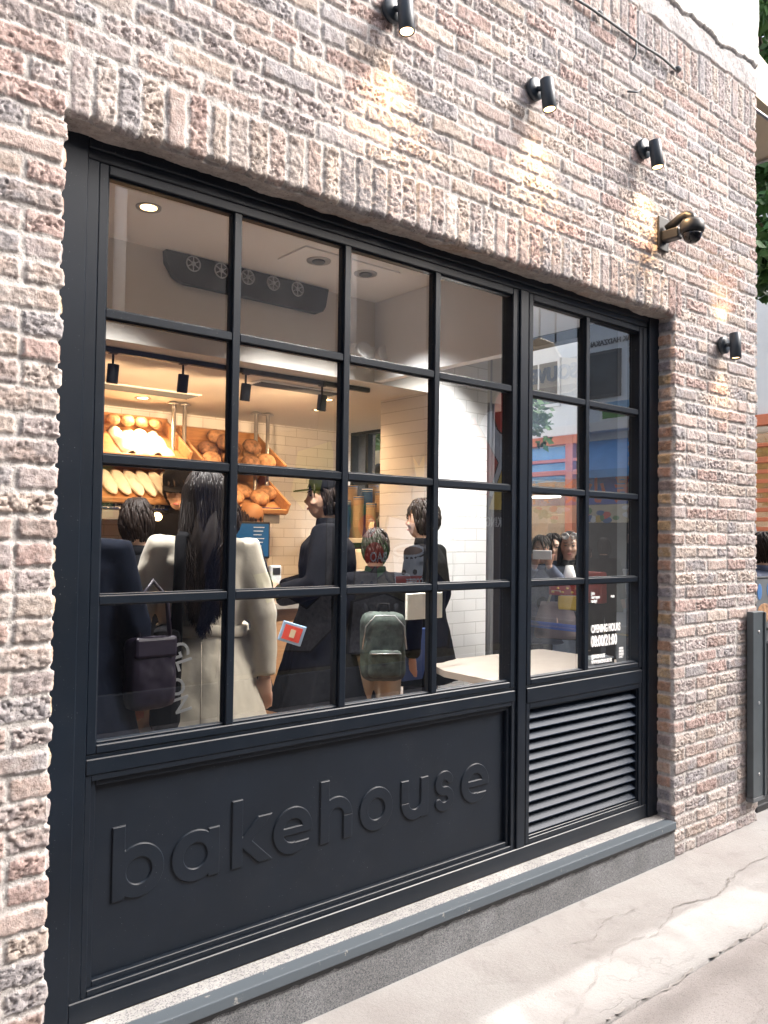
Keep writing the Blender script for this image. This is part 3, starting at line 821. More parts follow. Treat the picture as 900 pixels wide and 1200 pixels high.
def window(x0, x1, z0, z1, mull_r, bars, name='window'):
    """sash with glazing bars; returns the sash (pane is its child)"""
    w = MB(); mw, y0, y1 = .029, YW + .004, YW + FD + .02
    sw = .030
    w.box((x0, y0, z0), (x0 + sw, y1, z1), .003); w.box((x1 - sw, y0, z0), (x1, y1, z1), .003)
    w.box((x0 + sw, y0, z1 - sw), (x1 - sw, y1, z1), .003); w.box((x0 + sw, y0, z0), (x1 - sw, y1, z0 + .026), .003)
    # inner bead
    w.box((x0 + sw, y0 + .012, z0 + .026), (x0 + sw + .006, y1 - .01, z1 - sw), .0015)
    w.box((x0 + sw + .006, y0 + .012, z1 - sw - .006), (x1 - sw, y1 - .01, z1 - sw), .0015)
    w.box((x0 + sw + .006, y0 + .012, z0 + .026), (x1 - sw, y1 - .01, z0 + .033), .0015)
    xs = [x0 + sw] + [v for m in mull_r for v in (m - mw, m)] + [x1 - sw]
    for m in mull_r:
        w.box((m - mw, y0 + .002, z0 + .0262), (m, y1 - .006, z1 - sw - .0002), .0025)
        w.box((m - mw - .004, y0 + .016, z0 + .033), (m - mw, y1 - .016, z1 - sw), .001); w.box((m, y0 + .016, z0 + .033), (m + .004, y1 - .016, z1 - sw), .001)
    for zb in bars:
        for i in range(0, len(xs), 2):
            w.box((xs[i] + .0002, y0 + .004, zb - .0135), (xs[i + 1] - .0002, y1 - .008, zb + .0135), .0025)
            w.box((xs[i] + .0002, y0 + .016, zb - .018), (xs[i + 1] - .0002, y1 - .02, zb - .0133), .001); w.box((xs[i] + .0002, y0 + .016, zb + .0133), (xs[i + 1] - .0002, y1 - .02, zb + .018), .001)
    s = w.build(name, 'frame', bld)
    g = MB(); g.add([(x0 + sw - .004, YW + FD, z0 + .02), (x1 - sw + .004, YW + FD, z0 + .02), (x1 - sw + .004, YW + FD, z1 - sw + .004), (x0 + sw - .004, YW + FD, z1 - sw + .004)], [(0, 1, 2, 3)])
    g.build('pane', 'glass', s)
    return s
BARS = [1.413, 1.832, 2.267]
w1 = window(.888, 2.756, .964, 2.712, [1.373, 1.833, 2.290], BARS)
w2 = window(2.834, 3.728, .964, 2.712, [3.284], BARS)
tag(w1, 'wide sixteen pane window'); tag(w2, 'narrow eight pane window')
yv = YW + FD - .003
for (tx_, sz_, xx_, zz_, sx_, bo_) in [('OPENING HOURS', .052, 3.342, 1.160, .575, .0018), ('08:00/21:00', .072, 3.342, 1.093, .62, .0024), ('@BAKEHOUSE', .025, 3.344, 1.035, .66, .0008),
    ('WWW.BAKEHOUSE.HK', .024, 3.344, 1.009, .66, .0008), ('Join', .022, 3.342, 1.343, .8, .0006), ('our team', .022, 3.342, 1.325, .8, .0006), ('today!', .022, 3.342, 1.306, .8, .0006), ('Apply', .016, 3.50, 1.327, .8, .0004),
    ('FRESH', .016, 3.572, 1.062, .8, .0005), ('BREAD', .016, 3.572, 1.048, .8, .0005), ('BAKED', .016, 3.572, 1.034, .8, .0005), ('DAILY', .016, 3.572, 1.020, .8, .0005)]:
    text_obj('window_lettering', [(tx_, sz_, face_neg_y(xx_, yv, zz_), sx_, bo_, .0004, 'LEFT')], 'vinyl', w2)


# ---- sign panel with raised letters
sp_ = MB()
px0, px1, pz0, pz1 = .888, 2.756, .268, .905
for k, (ins, yy) in enumerate([(0, .004), (.018, .016)]):      # stepped moulding
    t = .0185
    a, b_, c, d = px0 + ins, px1 - ins, pz0 + ins, pz1 - ins
    sp_.box((a, YW + yy, c), (a + t, 2.46, d), .002); sp_.box((b_ - t, YW + yy, c), (b_, 2.46, d), .002)
    sp_.box((a + t, YW + yy, d - t), (b_ - t, 2.46, d), .002); sp_.box((a + t, YW + yy, c), (b_ - t, 2.46, c + t), .002)
sp_.box((px0 + .036, YW + .034, pz0 + .036), (px1 - .036, 2.47, pz1 - .036), .002)
sp = sp_.build('sign_panel', 'panelp', bld)
tag(sp, 'black panel with raised lettering under the wide window')

BL, XH, AS, ST = .506, .661, .729, .0415      # baseline, x height, ascender, stroke
def sd_box(x, z, x0, x1, z0, z1):
    dx = np.maximum(x0 - x, x - x1); dz = np.maximum(z0 - z, z - z1)
    return np.minimum(np.maximum(dx, dz), 0) + np.sqrt(np.maximum(dx, 0) ** 2 + np.maximum(dz, 0) ** 2)
def sd_ring(x, z, cx, cz, rx, rz, w):
    # elliptical ring of outer radii rx,rz
    q = np.sqrt(((x - cx) / (rx - w / 2)) ** 2 + ((z - cz) / (rz - w / 2)) ** 2)
    return np.abs(q - 1) * (rx + rz - w) / 2 - w / 2
def sd_seg(x, z, ax, az, bx, bz, w):
    dx, dz = bx - ax, bz - az; L2 = dx * dx + dz * dz
    t = ((x - ax) * dx + (z - az) * dz) / L2
    tt = np.clip(t, 0, 1)
    return np.sqrt((x - ax - tt * dx) ** 2 + (z - az - tt * dz) ** 2) - w / 2
def letter(ch, a, b_, X, Z):
    S = ST; ov = .004; cz = (BL + XH) / 2; rz = (XH - BL) / 2 + ov; U = np.minimum; I = np.maximum
    if ch == 'o': return sd_ring(X, Z, (a + b_) / 2, cz, (b_ - a) / 2, rz, S)
    if ch in 'bah':
        pass
    if ch == 'b': return U(sd_box(X, Z, a, a + S, BL, AS), sd_ring(X, Z, (a + b_) / 2 + .002, cz, (b_ - a) / 2 - .002, rz, S))
    if ch == 'a': return U(sd_box(X, Z, b_ - S, b_, BL, XH), sd_ring(X, Z, (a + b_) / 2 - .002, cz, (b_ - a) / 2 - .002, rz, S))
    if ch == 'k':
        jx = a + S + .006; jz = cz - .002
        up_ = I(sd_seg(X, Z, jx - .03, jz - .03, b_ + .03, XH + .055, S * .95), sd_box(X, Z, a, b_ + .01, jz - .012, XH))
        dn = I(sd_seg(X, Z, jx - .03, jz + .034, b_ + .035, BL - .055, S * .95), sd_box(X, Z, a, b_ + .01, BL, jz + .012))
        return U(sd_box(X, Z, a, a + S, BL, AS), U(up_, dn))
    if ch == 'e':
        c = (a + b_) / 2
        ring = sd_ring(X, Z, c, cz, (b_ - a) / 2, rz, S)
        gap = sd_box(X, Z, c + .01, b_ + .03, cz - .042, cz - .014)
        ring = I(ring, -gap)
        return U(ring, sd_box(X, Z, a + .015, b_ - .006, cz - .015, cz + .012))
    if ch == 'h':
        c = (a + b_) / 2; rx = (b_ - a) / 2
        czz = XH + ov - rx * 1.0
        arch = I(sd_ring(X, Z, c, czz, rx, rx, S), -(Z - czz))
        return U(U(sd_box(X, Z, a, a + S, BL, AS), arch), sd_box(X, Z, b_ - S, b_, BL, czz))
    if ch == 'u':
        c = (a + b_) / 2; rx = (b_ - a) / 2
        czz = BL - ov + rx
        arch = I(sd_ring(X, Z, c, czz, rx, rx, S), (Z - czz))
        return U(U(sd_box(X, Z, b_ - S, b_, BL, XH), arch), sd_box(X, Z, a, a + S, czz, XH))
    if ch == 's':
        c = (a + b_) / 2; w = S * .9; rp = (XH - BL + 2 * ov - w) / 4; rx = (b_ - a) / 2 - w / 2
        z1 = XH + ov - w / 2 - rp; z0 = BL - ov + w / 2 + rp; pth = []
        for i in range(29): t = R(28 + (270 - 28) * i / 28); pth.append((c + rx * .93 * math.cos(t), z1 + rp * math.sin(t)))
        for i in range(1, 29): t = R(90 - (90 + 152) * i / 28); pth.append((c + rx * math.cos(t), z0 + rp * math.sin(t)))
        d = None
        for (p, q) in zip(pth[:-1], pth[1:]):
            e = sd_seg(X, Z, p[0], p[1], q[0], q[1], w); d = e if d is None else U(d, e)
        return d
RISE = .0055
for ch, a, b_ in [('b', .984, 1.152), ('a', 1.176, 1.345), ('k', 1.389, 1.544), ('e', 1.549, 1.713), ('h', 1.746, 1.892), ('o', 1.925, 2.088), ('u', 2.130, 2.274), ('s', 2.308, 2.418), ('e', 2.458, 2.624)]:
    lx = np.arange(a - .012, b_ + .013, .0016); lz = np.arange(BL - .012, (AS if ch in 'bkh' else XH) + .014, .0016)
    LX, LZ = np.meshgrid(lx, lz); sdf = letter(ch, a, b_, LX, LZ)
    up_ = sstep(.0022, -.0022, sdf)
    yy = YW + .034 + .0016 - up_ * (RISE + .0016)
    me_parts = grid_mesh('l', np.stack([LX, yy, LZ], -1), np.zeros(LX.shape + (3,)), (sdf[:-1, :-1] < .006))
    join_arrays('letter', [me_parts], 'panelp', sp)

# ---- louvred vent
v = MB()
lx0, lx1, lz0, lz1 = 2.834, 3.728, .268, .885
for (ins, yy, t) in ((0, .004, .024), (.024, .014, .008)):
    a, b_, c, d = lx0 + ins, lx1 - ins, lz0 + ins, lz1 - ins
    v.box((a, YW + yy, c), (a + t, 2.47, d), .002); v.box((b_ - t, YW + yy, c), (b_, 2.47, d), .002)
    v.box((a + t, YW + yy, d - t), (b_ - t, 2.47, d), .002); v.box((a + t, YW + yy, c), (b_ - t, 2.47, c + t), .002)
vent = v.build('louvre_vent', 'frame', bld)
sl = MB(); N = 12; hgt = (lz1 - lz0 - .068) / N
for i in range(N):
    z = lz0 + .034 + hgt * i
    sl.prism([(0, z + .004), (.0, z + .0075), (.046, z + hgt + .004), (.046, z + hgt - .0005)], lx1 - lx0 - .066, Matrix.Translation((lx0 + .033, YW + .017, 0)) @ Matrix(((0, 1, 0, 0), (1, 0, 0, 0), (0, 0, 1, 0), (0, 0, 0, 1))))
sl.build('slats', 'louvre', vent)
v = MB(); v.box((lx0 + .03, 2.475, lz0), (lx1 - .03, 2.485, lz1)); v.build('vent_backing', 'dark', vent)

# ---- sill and granite base
s = MB(); n = 90
def ragged_strip(mb, x0, x1, y0, y1, z0, z1, seed, amp):
    rnd = random.Random(seed); n = int((x1 - x0) / .02); vs = []; fs = []
    for i in range(n + 1):
        x = x0 + (x1 - x0) * i / n; a = amp * (rnd.random() - .5) * 2
        vs += [(x, y0, z0 + a), (x, y0, z1), (x, y1, z1), (x, y1, z0 + a)]
    for i in range(n):
        k = i * 4
        for j in range(4): fs.append((k + j, k + (j + 1) % 4, k + 4 + (j + 1) % 4, k + 4 + j))
    fs += [(0, 1, 2, 3), (n * 4 + 3, n * 4 + 2, n * 4 + 1, n * 4)]
    mb.add(vs, fs)
s.box((.62, 2.272, .158), (3.838, 2.395, .196), .004)
sill = s.build('sill', 'sillp', bld)
s = MB(); s.box((.66, 2.330, .19), (3.836, 2.397, .1995), .001); s.build('granite_lip', 'granite_l', sill)
s = MB(); ragged_strip(s, .62, 3.834, 2.277, 2.30, .143, .160, 4, .004); s.build('peeled_paint_edge', 'blackm', sill)
s = MB(); s.box((.60, 2.284, -.05), (3.842, 2.45, .150), .002); s.build('granite_base', 'granite', bld)

# ------------------------------------------------------------------ ground, road, pavements
def sheet(name, x0, x1, y0, y1, z, mat, step=None, amp=0.0, edge=0.0, seed=0):
    step = step or max((x1 - x0), (y1 - y0)) / 40
    xs = np.linspace(x0, x1, max(2, int((x1 - x0) / step) + 1)); ys = np.linspace(y0, y1, max(2, int((y1 - y0) / step) + 1))
    XX, YY = np.meshgrid(xs, ys); ZZ = z + amp * fbm(XX * 1.3 + seed, YY * 1.3, 4, seed) * 2
    if edge:
        f0 = np.clip(1 - (YY - y0) / .03, 0, 1); YY = YY + f0 * edge * fbm(XX * 6, XX * 0, 4, 60) * 2
    V, C, q = grid_mesh(name, np.stack([XX, YY, ZZ], -1), np.zeros(XX.shape + (3,)), np.ones((len(ys) - 1, len(xs) - 1), bool))
    return tag(join_arrays(name, [(V, C, q)], mat, None), kind='structure')
sheet('ground', -60, 90, -60, 90, -.135, 'asphalt', 3)
b = MB(); b.box((-30, -1.75, -.3), (4.95, 1.655, -.002)); tag(b.build('alley_pavement', 'concrete'), kind='structure')
b = MB()
rows = []
n = 260; rnd = random.Random(5)
xs = np.linspace(-4, 5.6, n)
e0 = 1.668 + .007 * fbm(xs * 5, xs * 0, 5, 70) * 2
vs, fs = [], []
ys = lambda i: [e0[i] + .012 * 0, e0[i] + .010, 1.9, 2.1, 2.33]
zz_ = [-.03, .003, .004, .006, .008]
for i in range(n):
    for k, y in enumerate([e0[i] - .001, e0[i] + .006, 1.85, 2.1, 2.45]): vs.append((xs[i], y, zz_[k]))
for i in range(n - 1):
    for k in range(4): fs.append((i * 5 + k, (i + 1) * 5 + k, (i + 1) * 5 + k + 1, i * 5 + k + 1))
b.add(vs, fs, True)
tag(b.build('cement_strip', 'cement'), kind='structure')
def ribbon(pts, w0, z, seed, name='pavement_crack', kind='structure'):
    rr_ = random.Random(seed); P_ = [Vector(p) for p in pts]; out = []
    for a, c in zip(P_[:-1], P_[1:]):
        n_s = max(2, int((c - a).length / .018))
        for i in range(n_s): out.append(a.lerp(c, i / n_s))
    vs_, fs_ = [], []; dr = 0
    for i, p in enumerate(out):
        dr = dr * .82 + rr_.gauss(0, .006); w_ = w0 * (.25 + 1.3 * rr_.random() ** 1.5)
        vs_ += [(p.x, p.y + dr - w_, z), (p.x, p.y + dr + w_, z)]
    for i in range(len(out) - 1): fs_.append((2 * i, 2 * i + 2, 2 * i + 3, 2 * i + 1))
    m_ = MB(); m_.add(vs_, fs_); return tag(m_.build(name, pm('crack_dirt', (.225, .21, .20), rough=1)), kind=kind)
ribbon([(5.5, 2.14), (4.6, 2.08), (4.25, 2.02), (3.9, 2.0), (3.6, 1.93), (3.3, 1.98)], .0028, .0095, 3)
ribbon([(3.3, 1.98), (3.05, 1.90), (2.8, 1.92), (2.55, 1.84), (2.25, 1.74), (2.0, 1.70)], .0016, .0095, 5)
ribbon([(3.2, 2.06), (3.0, 2.09), (2.85, 2.03), (2.7, 2.05)], .0014, .0105, 8)
ribbon([(3.0, 1.55), (2.9, 1.40), (2.7, 1.33)], .0016, .0008, 9)
ribbon([(5.4, 1.664), (3.2, 1.664), (1.0, 1.664)], .0042, .0022, 12, 'pavement_joint')
b = MB(); b.box((4.95, -40, -.3), (6.2, 1.70, -.001)); b.box((5.6, 1.70, -.3), (6.2, 60, -.0012)); b.box((4.74, 2.46, -.3), (5.6, 60, -.0006)); tag(b.build('side_pavement', 'cement'), kind='structure')
b = MB(); b.box((6.2, -40, -.3), (6.34, 60, .0), .01); b.box((13.36, -40, -.3), (13.5, 60, .0), .01); tag(b.build('kerb', 'kerb'), kind='structure')
b = MB(); b.box((13.5, -40, -.3), (16.3, 60, -.003)); tag(b.build('far_pavement', 'concrete'), kind='structure')
b = MB(); b.box((6.34, -40, -.2), (13.36, 60, -.12)); tag(b.build('road', 'asphalt'), kind='structure')
b = MB()
for x in (13.0, 13.14, 6.55, 6.69): b.add([(x, -40, -.116), (x + .06, -40, -.116), (x + .06, 60, -.116), (x, 60, -.116)], [(0, 1, 2, 3)])
tag(b.build('road_marking', 'yellow'), kind='structure')

# ------------------------------------------------------------------ people
def person(label, loc, rz, H=1.66, coat='navy', legs='denimd', hairs='short', hat=None, arms=None, head=(0, 0), hem=.78, loose=1.0,
           group=None, vox=.011, face=True, collar=True, skirt=1.0, wr=(.012, 8), skinarm=False, lean=0.0, apron=None):
    t = thing('person', label, 'person', loc, group, rz)
    s = H / 1.70
    def v(x, y, z): return Vector((x * s, y * s, z * s))
    arms = arms or {}
    A = {}
    for sd, nm in ((-1, 'L'), (1, 'R')):
        el, wr_, hd = arms.get(nm, ((.245, -.03, 1.12), (.25, .06, .88), (0, .15, -1)))
        A[nm] = (v(sd * .165, 0, 1.385), v(sd * el[0], el[1], el[2]), v(sd * wr_[0], wr_[1], wr_[2]), Vector((sd * hd[0], hd[1], hd[2])).normalized(), sd)
    hm = Matrix.Translation(v(0, .005 + lean, 1.475)) @ Euler((R(head[1]), 0, R(head[0]))).to_matrix().to_4x4()
    b = MB()
    hc = v(0, .022, .115)
    b.ell(hc, (.073 * s, .090 * s, .108 * s), 18, hm); b.ell(hc + v(0, .022, -.065), (.050 * s, .058 * s, .052 * s), 14, hm)
    b.ell(hc + v(0, .093, -.022), (.013 * s, .018 * s, .020 * s), 10, hm); b.ell(hc + v(0, .084, .010), (.009 * s, .010 * s, .028 * s), 8, hm)
    b.ell(hc + v(0, .078, -.062), (.022 * s, .012 * s, .011 * s), 8, hm); b.ell(hc + v(0, .070, .032), (.048 * s, .018 * s, .012 * s), 8, hm)
    for q in (-1, 1):
        b.ell(hc + v(q * .074, -.005, -.012), (.010 * s, .018 * s, .030 * s), 8, hm)
        b.ell(hc + v(q * .040, .066, -.030), (.020 * s, .018 * s, .020 * s), 8, hm)
    b.tube([v(0, -.01, 1.36), v(0, -.008, 1.44), v(0, .01 + lean, 1.53)], [.075 * s, .056 * s, .050 * s], 14)
    b.tube([v(0, 0, .88), v(0, 0, 1.02), v(0, 0, 1.22), v(0, 0, 1.38)], [.125 * s, .11 * s, .13 * s, .10 * s], 14, flat=.75)
    for nm in 'LR':
        sh, el, wr_, hd, sd = A[nm]
        b.tube([v(sd * .03, 0, 1.36), sh, el, wr_], [.05 * s, .045 * s, .036 * s, .025 * s], 10)
        side = Vector((0, 1, 0)).cross(hd)
        if side.length < .2: side = Vector((1, 0, 0))
        side.normalize(); nrm = hd.cross(side).normalized()
        pc = wr_ + hd * .045 * s
        b.tube([wr_ - hd * .01, wr_ + hd * .03 * s, wr_ + hd * .075 * s, wr_ + hd * .09 * s], [.024 * s, .034 * s, .036 * s, .028 * s], 10, flat=.55)
        for fi, (off, ln) in enumerate(((-.027, .062), (-.009, .074), (.009, .070), (.027, .054))):
            p0 = wr_ + hd * .07 * s + side * off * s; p1 = wr_ + hd * (.08 + ln * .55) * s + side * off * 1.1 * s + nrm * .006 * s; p2 = wr_ + hd * (.08 + ln * .95) * s + side * off * 1.1 * s + nrm * .022 * s
            b.tube([p0, p1, p2], [.0105 * s, .0098 * s, .0085 * s], 7)
        b.tube([wr_ + hd * .025 * s - side * sd * -.02 * s, wr_ + hd * .06 * s + side * sd * .045 * s, wr_ + hd * .095 * s + side * sd * .052 * s + nrm * .012 * s], [.014 * s, .012 * s, .009 * s], 7)
    for q in (-1, 1):
        b.tube([v(q * .085, 0, .93), v(q * .095, .015, .50), v(q * .10, -.01, .07)], [.075 * s, .052 * s, .036 * s], 10)
        b.ell(v(q * .105, .04, .045), (.035 * s, .09 * s, .035 * s), 10)
    body = b.build('body', 'skin', t, loc=t, remesh=vox * s, smooth_it=2)
    if face:
        for q in (-1, 1):
            e = MB(); e.ell(hc + v(q * .030, .079, .008), (.015 * s, .007 * s, .0065 * s), 8, hm); e.build('eye', 'eyew', t, loc=t)
            e = MB(); e.ell(hc + v(q * .031, .084, .031), (.020 * s, .005 * s, .004 * s), 8, hm); e.build('eyebrow', 'hair', t, loc=t)
        e = MB(); e.ell(hc + v(0, .087, -.062), (.021 * s, .006 * s, .007 * s), 8, hm); e.build('mouth', 'lips', t, loc=t)
    # coat or jacket
    c = MB(); n = 28; L_ = loose
    prof = [(1.452, .062, .056, -.005), (1.425, .105, .070, -.004), (1.395, .165, .088, 0), (1.33, .190 * L_, .112 * L_, 0), (1.22, .186 * L_, .122 * L_, .003), (1.08, .160 * L_, .112 * L_, .003), (.98, .172 * L_, .120 * L_, 0)]
    zz, k = .90, 0
    while zz > hem:
        k += 1; prof.append((zz, (.180 + .014 * k * skirt) * L_, (.128 + .012 * k * skirt) * L_, 0)); zz -= .07
    prof.append((hem, (.180 + .014 * (k + 1) * skirt) * L_, (.128 + .012 * (k + 1) * skirt) * L_, 0))
    rings = []
    for (z, rx, ry, yo) in prof:
        f = max(0, (1.0 - z)) * .17 * skirt
        rings.append([v(rx * (1 + f * math.sin(5 * a + 1) + f * .6 * math.sin(9 * a)) * math.cos(a), ry * (1 + f * math.sin(5 * a + 1) + f * .6 * math.sin(9 * a)) * math.sin(a) + yo + lean * max(0, (z - .9) / .6), z) for a in [2 * PI * i / n for i in range(n)]])
    c.loft(rings)
    for nm in 'LR':
        sh, el, wr_, hd, sd = A[nm]
        d = (wr_ - el).normalized()
        if skinarm: c.tube([v(sd * .10, 0, 1.36), sh, (sh + el) / 2], [.075 * s, .070 * s, .062 * s], 14)
        else: c.tube([v(sd * .10, 0, 1.37), sh, (sh + el) / 2, el, (el + wr_) / 2, wr_ - d * .01], [.072 * s, .070 * s * L_, .062 * s * L_, .057 * s * L_, .050 * s * L_, .045 * s * L_], 14)
    ct = c.build('shirt' if skinarm else 'coat', coat, t, loc=t, remesh=.013 * s, smooth_it=4, wr=(wr[0], wr[1], (1, 1, .45), int(rz * 10) % 7))
    if collar:
        c = MB(); c.lathe([(.066 * s, 1.415 * s), (.072 * s, 1.44 * s), (.066 * s, 1.475 * s), (.060 * s, 1.478 * s), (.058 * s, 1.43 * s)], (0, -.002, 0), 20); c.build('collar', coat, t, loc=t)
    c = MB()
    for q in (-1, 1):
        c.tube([v(q * .07, 0, .95), v(q * .088, .005, .80), v(q * .098, .02, .50), v(q * .10, 0, .28), v(q * .10, -.01, .10)], [.095 * s, .092 * s, .070 * s, .062 * s, .064 * s], 16)
    c.ell(v(0, 0, .93), (.16 * s, .11 * s, .12 * s), 16)
    c.build('trousers', legs, t, loc=t, remesh=.015 * s, smooth_it=3, wr=(.006, 10))
    for q in (-1, 1):
        c = MB(); c.ell(v(q * .105, .045, .045), (.045 * s, .125 * s, .05 * s), 14); c.build('shoe', 'blackc', t, loc=t)
    # hair
    hb = MB(); rnd = random.Random(int(abs(loc[0] * 100)) + 3)
    vs, fs = [], []; nn, mm = 26, 14; hx, hy, hz = .083 * s, .103 * s, .120 * s; cc = hc + v(0, -.012, .012)
    for i in range(mm + 1):
        ph = PI / 2 - PI * .78 * i / mm
        for k in range(nn):
            th = 2 * PI * k / nn; q = 1 + rnd.uniform(-.025, .025)
            fr_ = max(0, math.sin(th)); phc = ph if fr_ < .35 else max(ph, R(6 + 34 * min(1, (fr_ - .35) / .4)))
            vs.append(cc + Vector((hx * math.cos(phc) * math.cos(th) * q, hy * math.cos(phc) * math.sin(th) * q, hz * math.sin(phc) * q)))
    for i in range(mm):
        for k in range(nn):
            fs.append((i * nn + k, (i + 1) * nn + k, (i + 1) * nn + (k + 1) % nn, i * nn + (k + 1) % nn))
    hb.add(vs, fs, True, hm)
    if hairs == 'long':
        for k in range(64):
            a = R(rnd.uniform(-200, 20)); x0 = math.cos(a) * .072; y0 = math.sin(a) * .085 - .01
            p = [hm @ (hc + v(x0 * .8, y0 * .8, .07)), hm @ (hc + v(x0 * 1.12, y0 * 1.1, -.02)), hm @ (hc + v(x0 * 1.25, y0 * 1.1 - .01, -.13))]
            l = rnd.uniform(.10, .30); p += [p[-1] + v(rnd.uniform(-.02, .02), -.02, -l * .5), p[-1] + v(rnd.uniform(-.03, .03), -.01, -l)]
            hb.tube(p, [.012 * s, .016 * s, .014 * s, .011 * s, .003 * s], 6)
    if hairs == 'short':
        for k in range(230):
            a = R(rnd.uniform(150, 390)) if k % 3 else R(rnd.uniform(0, 360)); e0_ = R(rnd.uniform(-42, 85)); pts = []
            if math.sin(a) > .3 and e0_ < R(38): continue
            for q in range(5):
                e1_ = max(e0_ - q * R(11), R(-62)); rr_ = 1.02 + .045 * math.sin(q / 4 * PI) * rnd.random() + .02 * q * rnd.random()
                pts.append(hm @ (cc + Vector((hx * rr_ * math.cos(e1_) * math.cos(a + q * .05), hy * rr_ * math.cos(e1_) * math.sin(a + q * .05), hz * rr_ * math.sin(e1_)))))
            hb.tube(pts, [.006 * s, .0075 * s, .007 * s, .005 * s, .0015 * s], 5)
    hair = hb.build('hair', 'hair', t, loc=t)
    if hat:
        hb = MB()
        kind, hmname = hat
        hb.lathe([(.088 * s, 0), (.092 * s, .02 * s), (.090 * s, .06 * s), (.070 * s, .10 * s), (.03 * s, .118 * s), (.004, .12 * s)], (0, 0, 0), 22, hm @ Matrix.Translation(hc + v(0, -.008, .035)))
        if kind == 'cap':
            hb.prism([(-.07 * s, 0), (.07 * s, 0), (.06 * s, .07 * s), (.03 * s, .095 * s), (-.03 * s, .095 * s), (-.06 * s, .07 * s)], .006, hm @ Matrix.Translation(hc + v(0, .07, .042)) @ Matrix.Rotation(R(-8), 4, 'X') @ Matrix(((1, 0, 0, 0), (0, 0, 1, 0), (0, 1, 0, 0), (0, 0, 0, 1))))
        if kind == 'band':
            pass
        hb.build('cap' if kind == 'cap' else 'hat', hmname, t, loc=t)
    return t, hm, hc, s

# ------------------------------------------------------------------ wall lamps, camera, cable, metal strip
def spot_light(name, loc, aim, energy, col, size=70, blend=.6, rad=.02, parent=None):
    d = bpy.data.lights.new(name, 'SPOT'); d.energy = energy; d.color = col; d.spot_size = R(size); d.spot_blend = blend; d.shadow_soft_size = rad
    o = bpy.data.objects.new(name, d); COL.objects.link(o)
    rotm = (Vector(aim) - Vector(loc)).to_track_quat('-Z', 'Y').to_matrix().to_4x4()
    wm = Matrix.Translation(Vector(loc)) @ rotm
    if parent is not None:
        o.parent = parent; o.matrix_local = W[parent.name].inverted() @ wm
    else: o.matrix_world = wm
    return o

def wall_lamp(x, z, label, up=False, tilt=5, turn=0, power=10):
    t = thing('wall_lamp', label, 'wall lamp', (x, YF - .012, z), 'cylinder spotlights on the brick wall')
    rot90 = Matrix.Rotation(R(90), 4, 'X')
    m = MB(); m.lathe([(.0465, 0), (.048, .002), (.048, .020), (.045, .024), (.004, .0245)], (0, 0, 0), 32, rot90); m.build('base_plate', 'lampb', t, loc=t)
    m = MB(); m.cyl((0, -.02, 0), (.008, -.046, -.002 if up else -.012), .0105, n=14); m.ell((.008, -.046, -.002), (.014, .011, .014), 12); m.build('knuckle', 'lampb', t, loc=t)
    body = Matrix.Translation((.010, -.072, -.012 if up else -.046)) @ Matrix.Rotation(R(-tilt), 4, 'X') @ Matrix.Rotation(R(turn), 4, 'Y')
    m = MB(); m.lathe([(.024, -.058), (.0275, -.066), (.0295, -.064), (.0295, .064), (.0280, .067), (.004, .067)] if not up else [(.024, -.058), (.0275, -.070), (.0295, -.068), (.0295, .068), (.0275, .070), (.024, .060), (.004, .056)], (0, 0, 0), 32, body); m.build('shade', 'lampb', t, loc=t)
    m = MB(); m.lathe([(.002, -.0625), (.0235, -.0625), (.0235, -.0605), (.002, -.0605)], (0, 0, 0), 24, body); m.build('bulb', 'warmglow2', t, loc=t)
    wmm = W[t.name] @ body
    p = wmm @ Vector((0, 0, -.074)); aim = p + (wmm.to_3x3() @ Vector((0, 0, -1)))
    spot_light('lamp_light', p, aim, power, (1, .62, .30), 104, 1.0, .03, t)
    if up:
        p = wmm @ Vector((0, 0, .085)); aim = p + (wmm.to_3x3() @ Vector((0, 0, 1)))
        spot_light('lamp_light', p, aim, power * .7, (1, .62, .30), 104, 1.0, .03, t)
    return t
wall_lamp(1.909, 3.545, 'leftmost black cylinder lamp, its lit face seen from below, above the wide window')
wall_lamp(2.712, 3.540, 'second black cylinder lamp from the left on the brick wall', turn=-3)
wall_lamp(3.536, 3.540, 'third black cylinder lamp, highest above the narrow window', turn=-4)
wall_lamp(4.315, 2.690, 'lowest black cylinder lamp, beside the top right corner of the window', up=True, tilt=2, power=3)

t = thing('security_camera', 'black dome security camera on a swan neck bracket beside the third lamp', 'security camera', (3.715, YF - .012, 3.16))
m = MB(); m.box((-.045, -.012, -.085), (.045, .0, .085), .004); m.build('mounting_plate', 'blackm', t, loc=t)
m = MB(); m.box((-.026, -.10, -.045), (.026, -.010, .01), .008); m.tube([(0, -.03, .02), (0, -.10, .055), (.0, -.135, .062), (.0, -.162, .048), (.0, -.165, .01)], [.022, .021, .021, .021, .022], 14); m.build('arm', 'blackm', t, loc=t)
m = MB(); m.lathe([(.02, .045), (.058, .04), (.070, .022), (.071, -.012), (.066, -.028), (.06, -.03)], (.0, -.165, -.01), 32, Matrix.Translation((0, -.165, -.01)) @ Matrix.Diagonal((.82, .82, .9, 1)) @ Matrix.Translation((0, .165, .01))); m.build('housing', 'blackm', t, loc=t)
m = MB(); m.lathe([(.057, -.028), (.056, -.045), (.046, -.068), (.028, -.083), (.003, -.088)], (.0, -.165, -.01), 28, Matrix.Translation((0, -.165, -.01)) @ Matrix.Diagonal((.82, .82, .9, 1)) @ Matrix.Translation((0, .165, .01))); m.build('dome', pm('smoked_dome', (.01, .01, .012), rough=.08), t, loc=t)

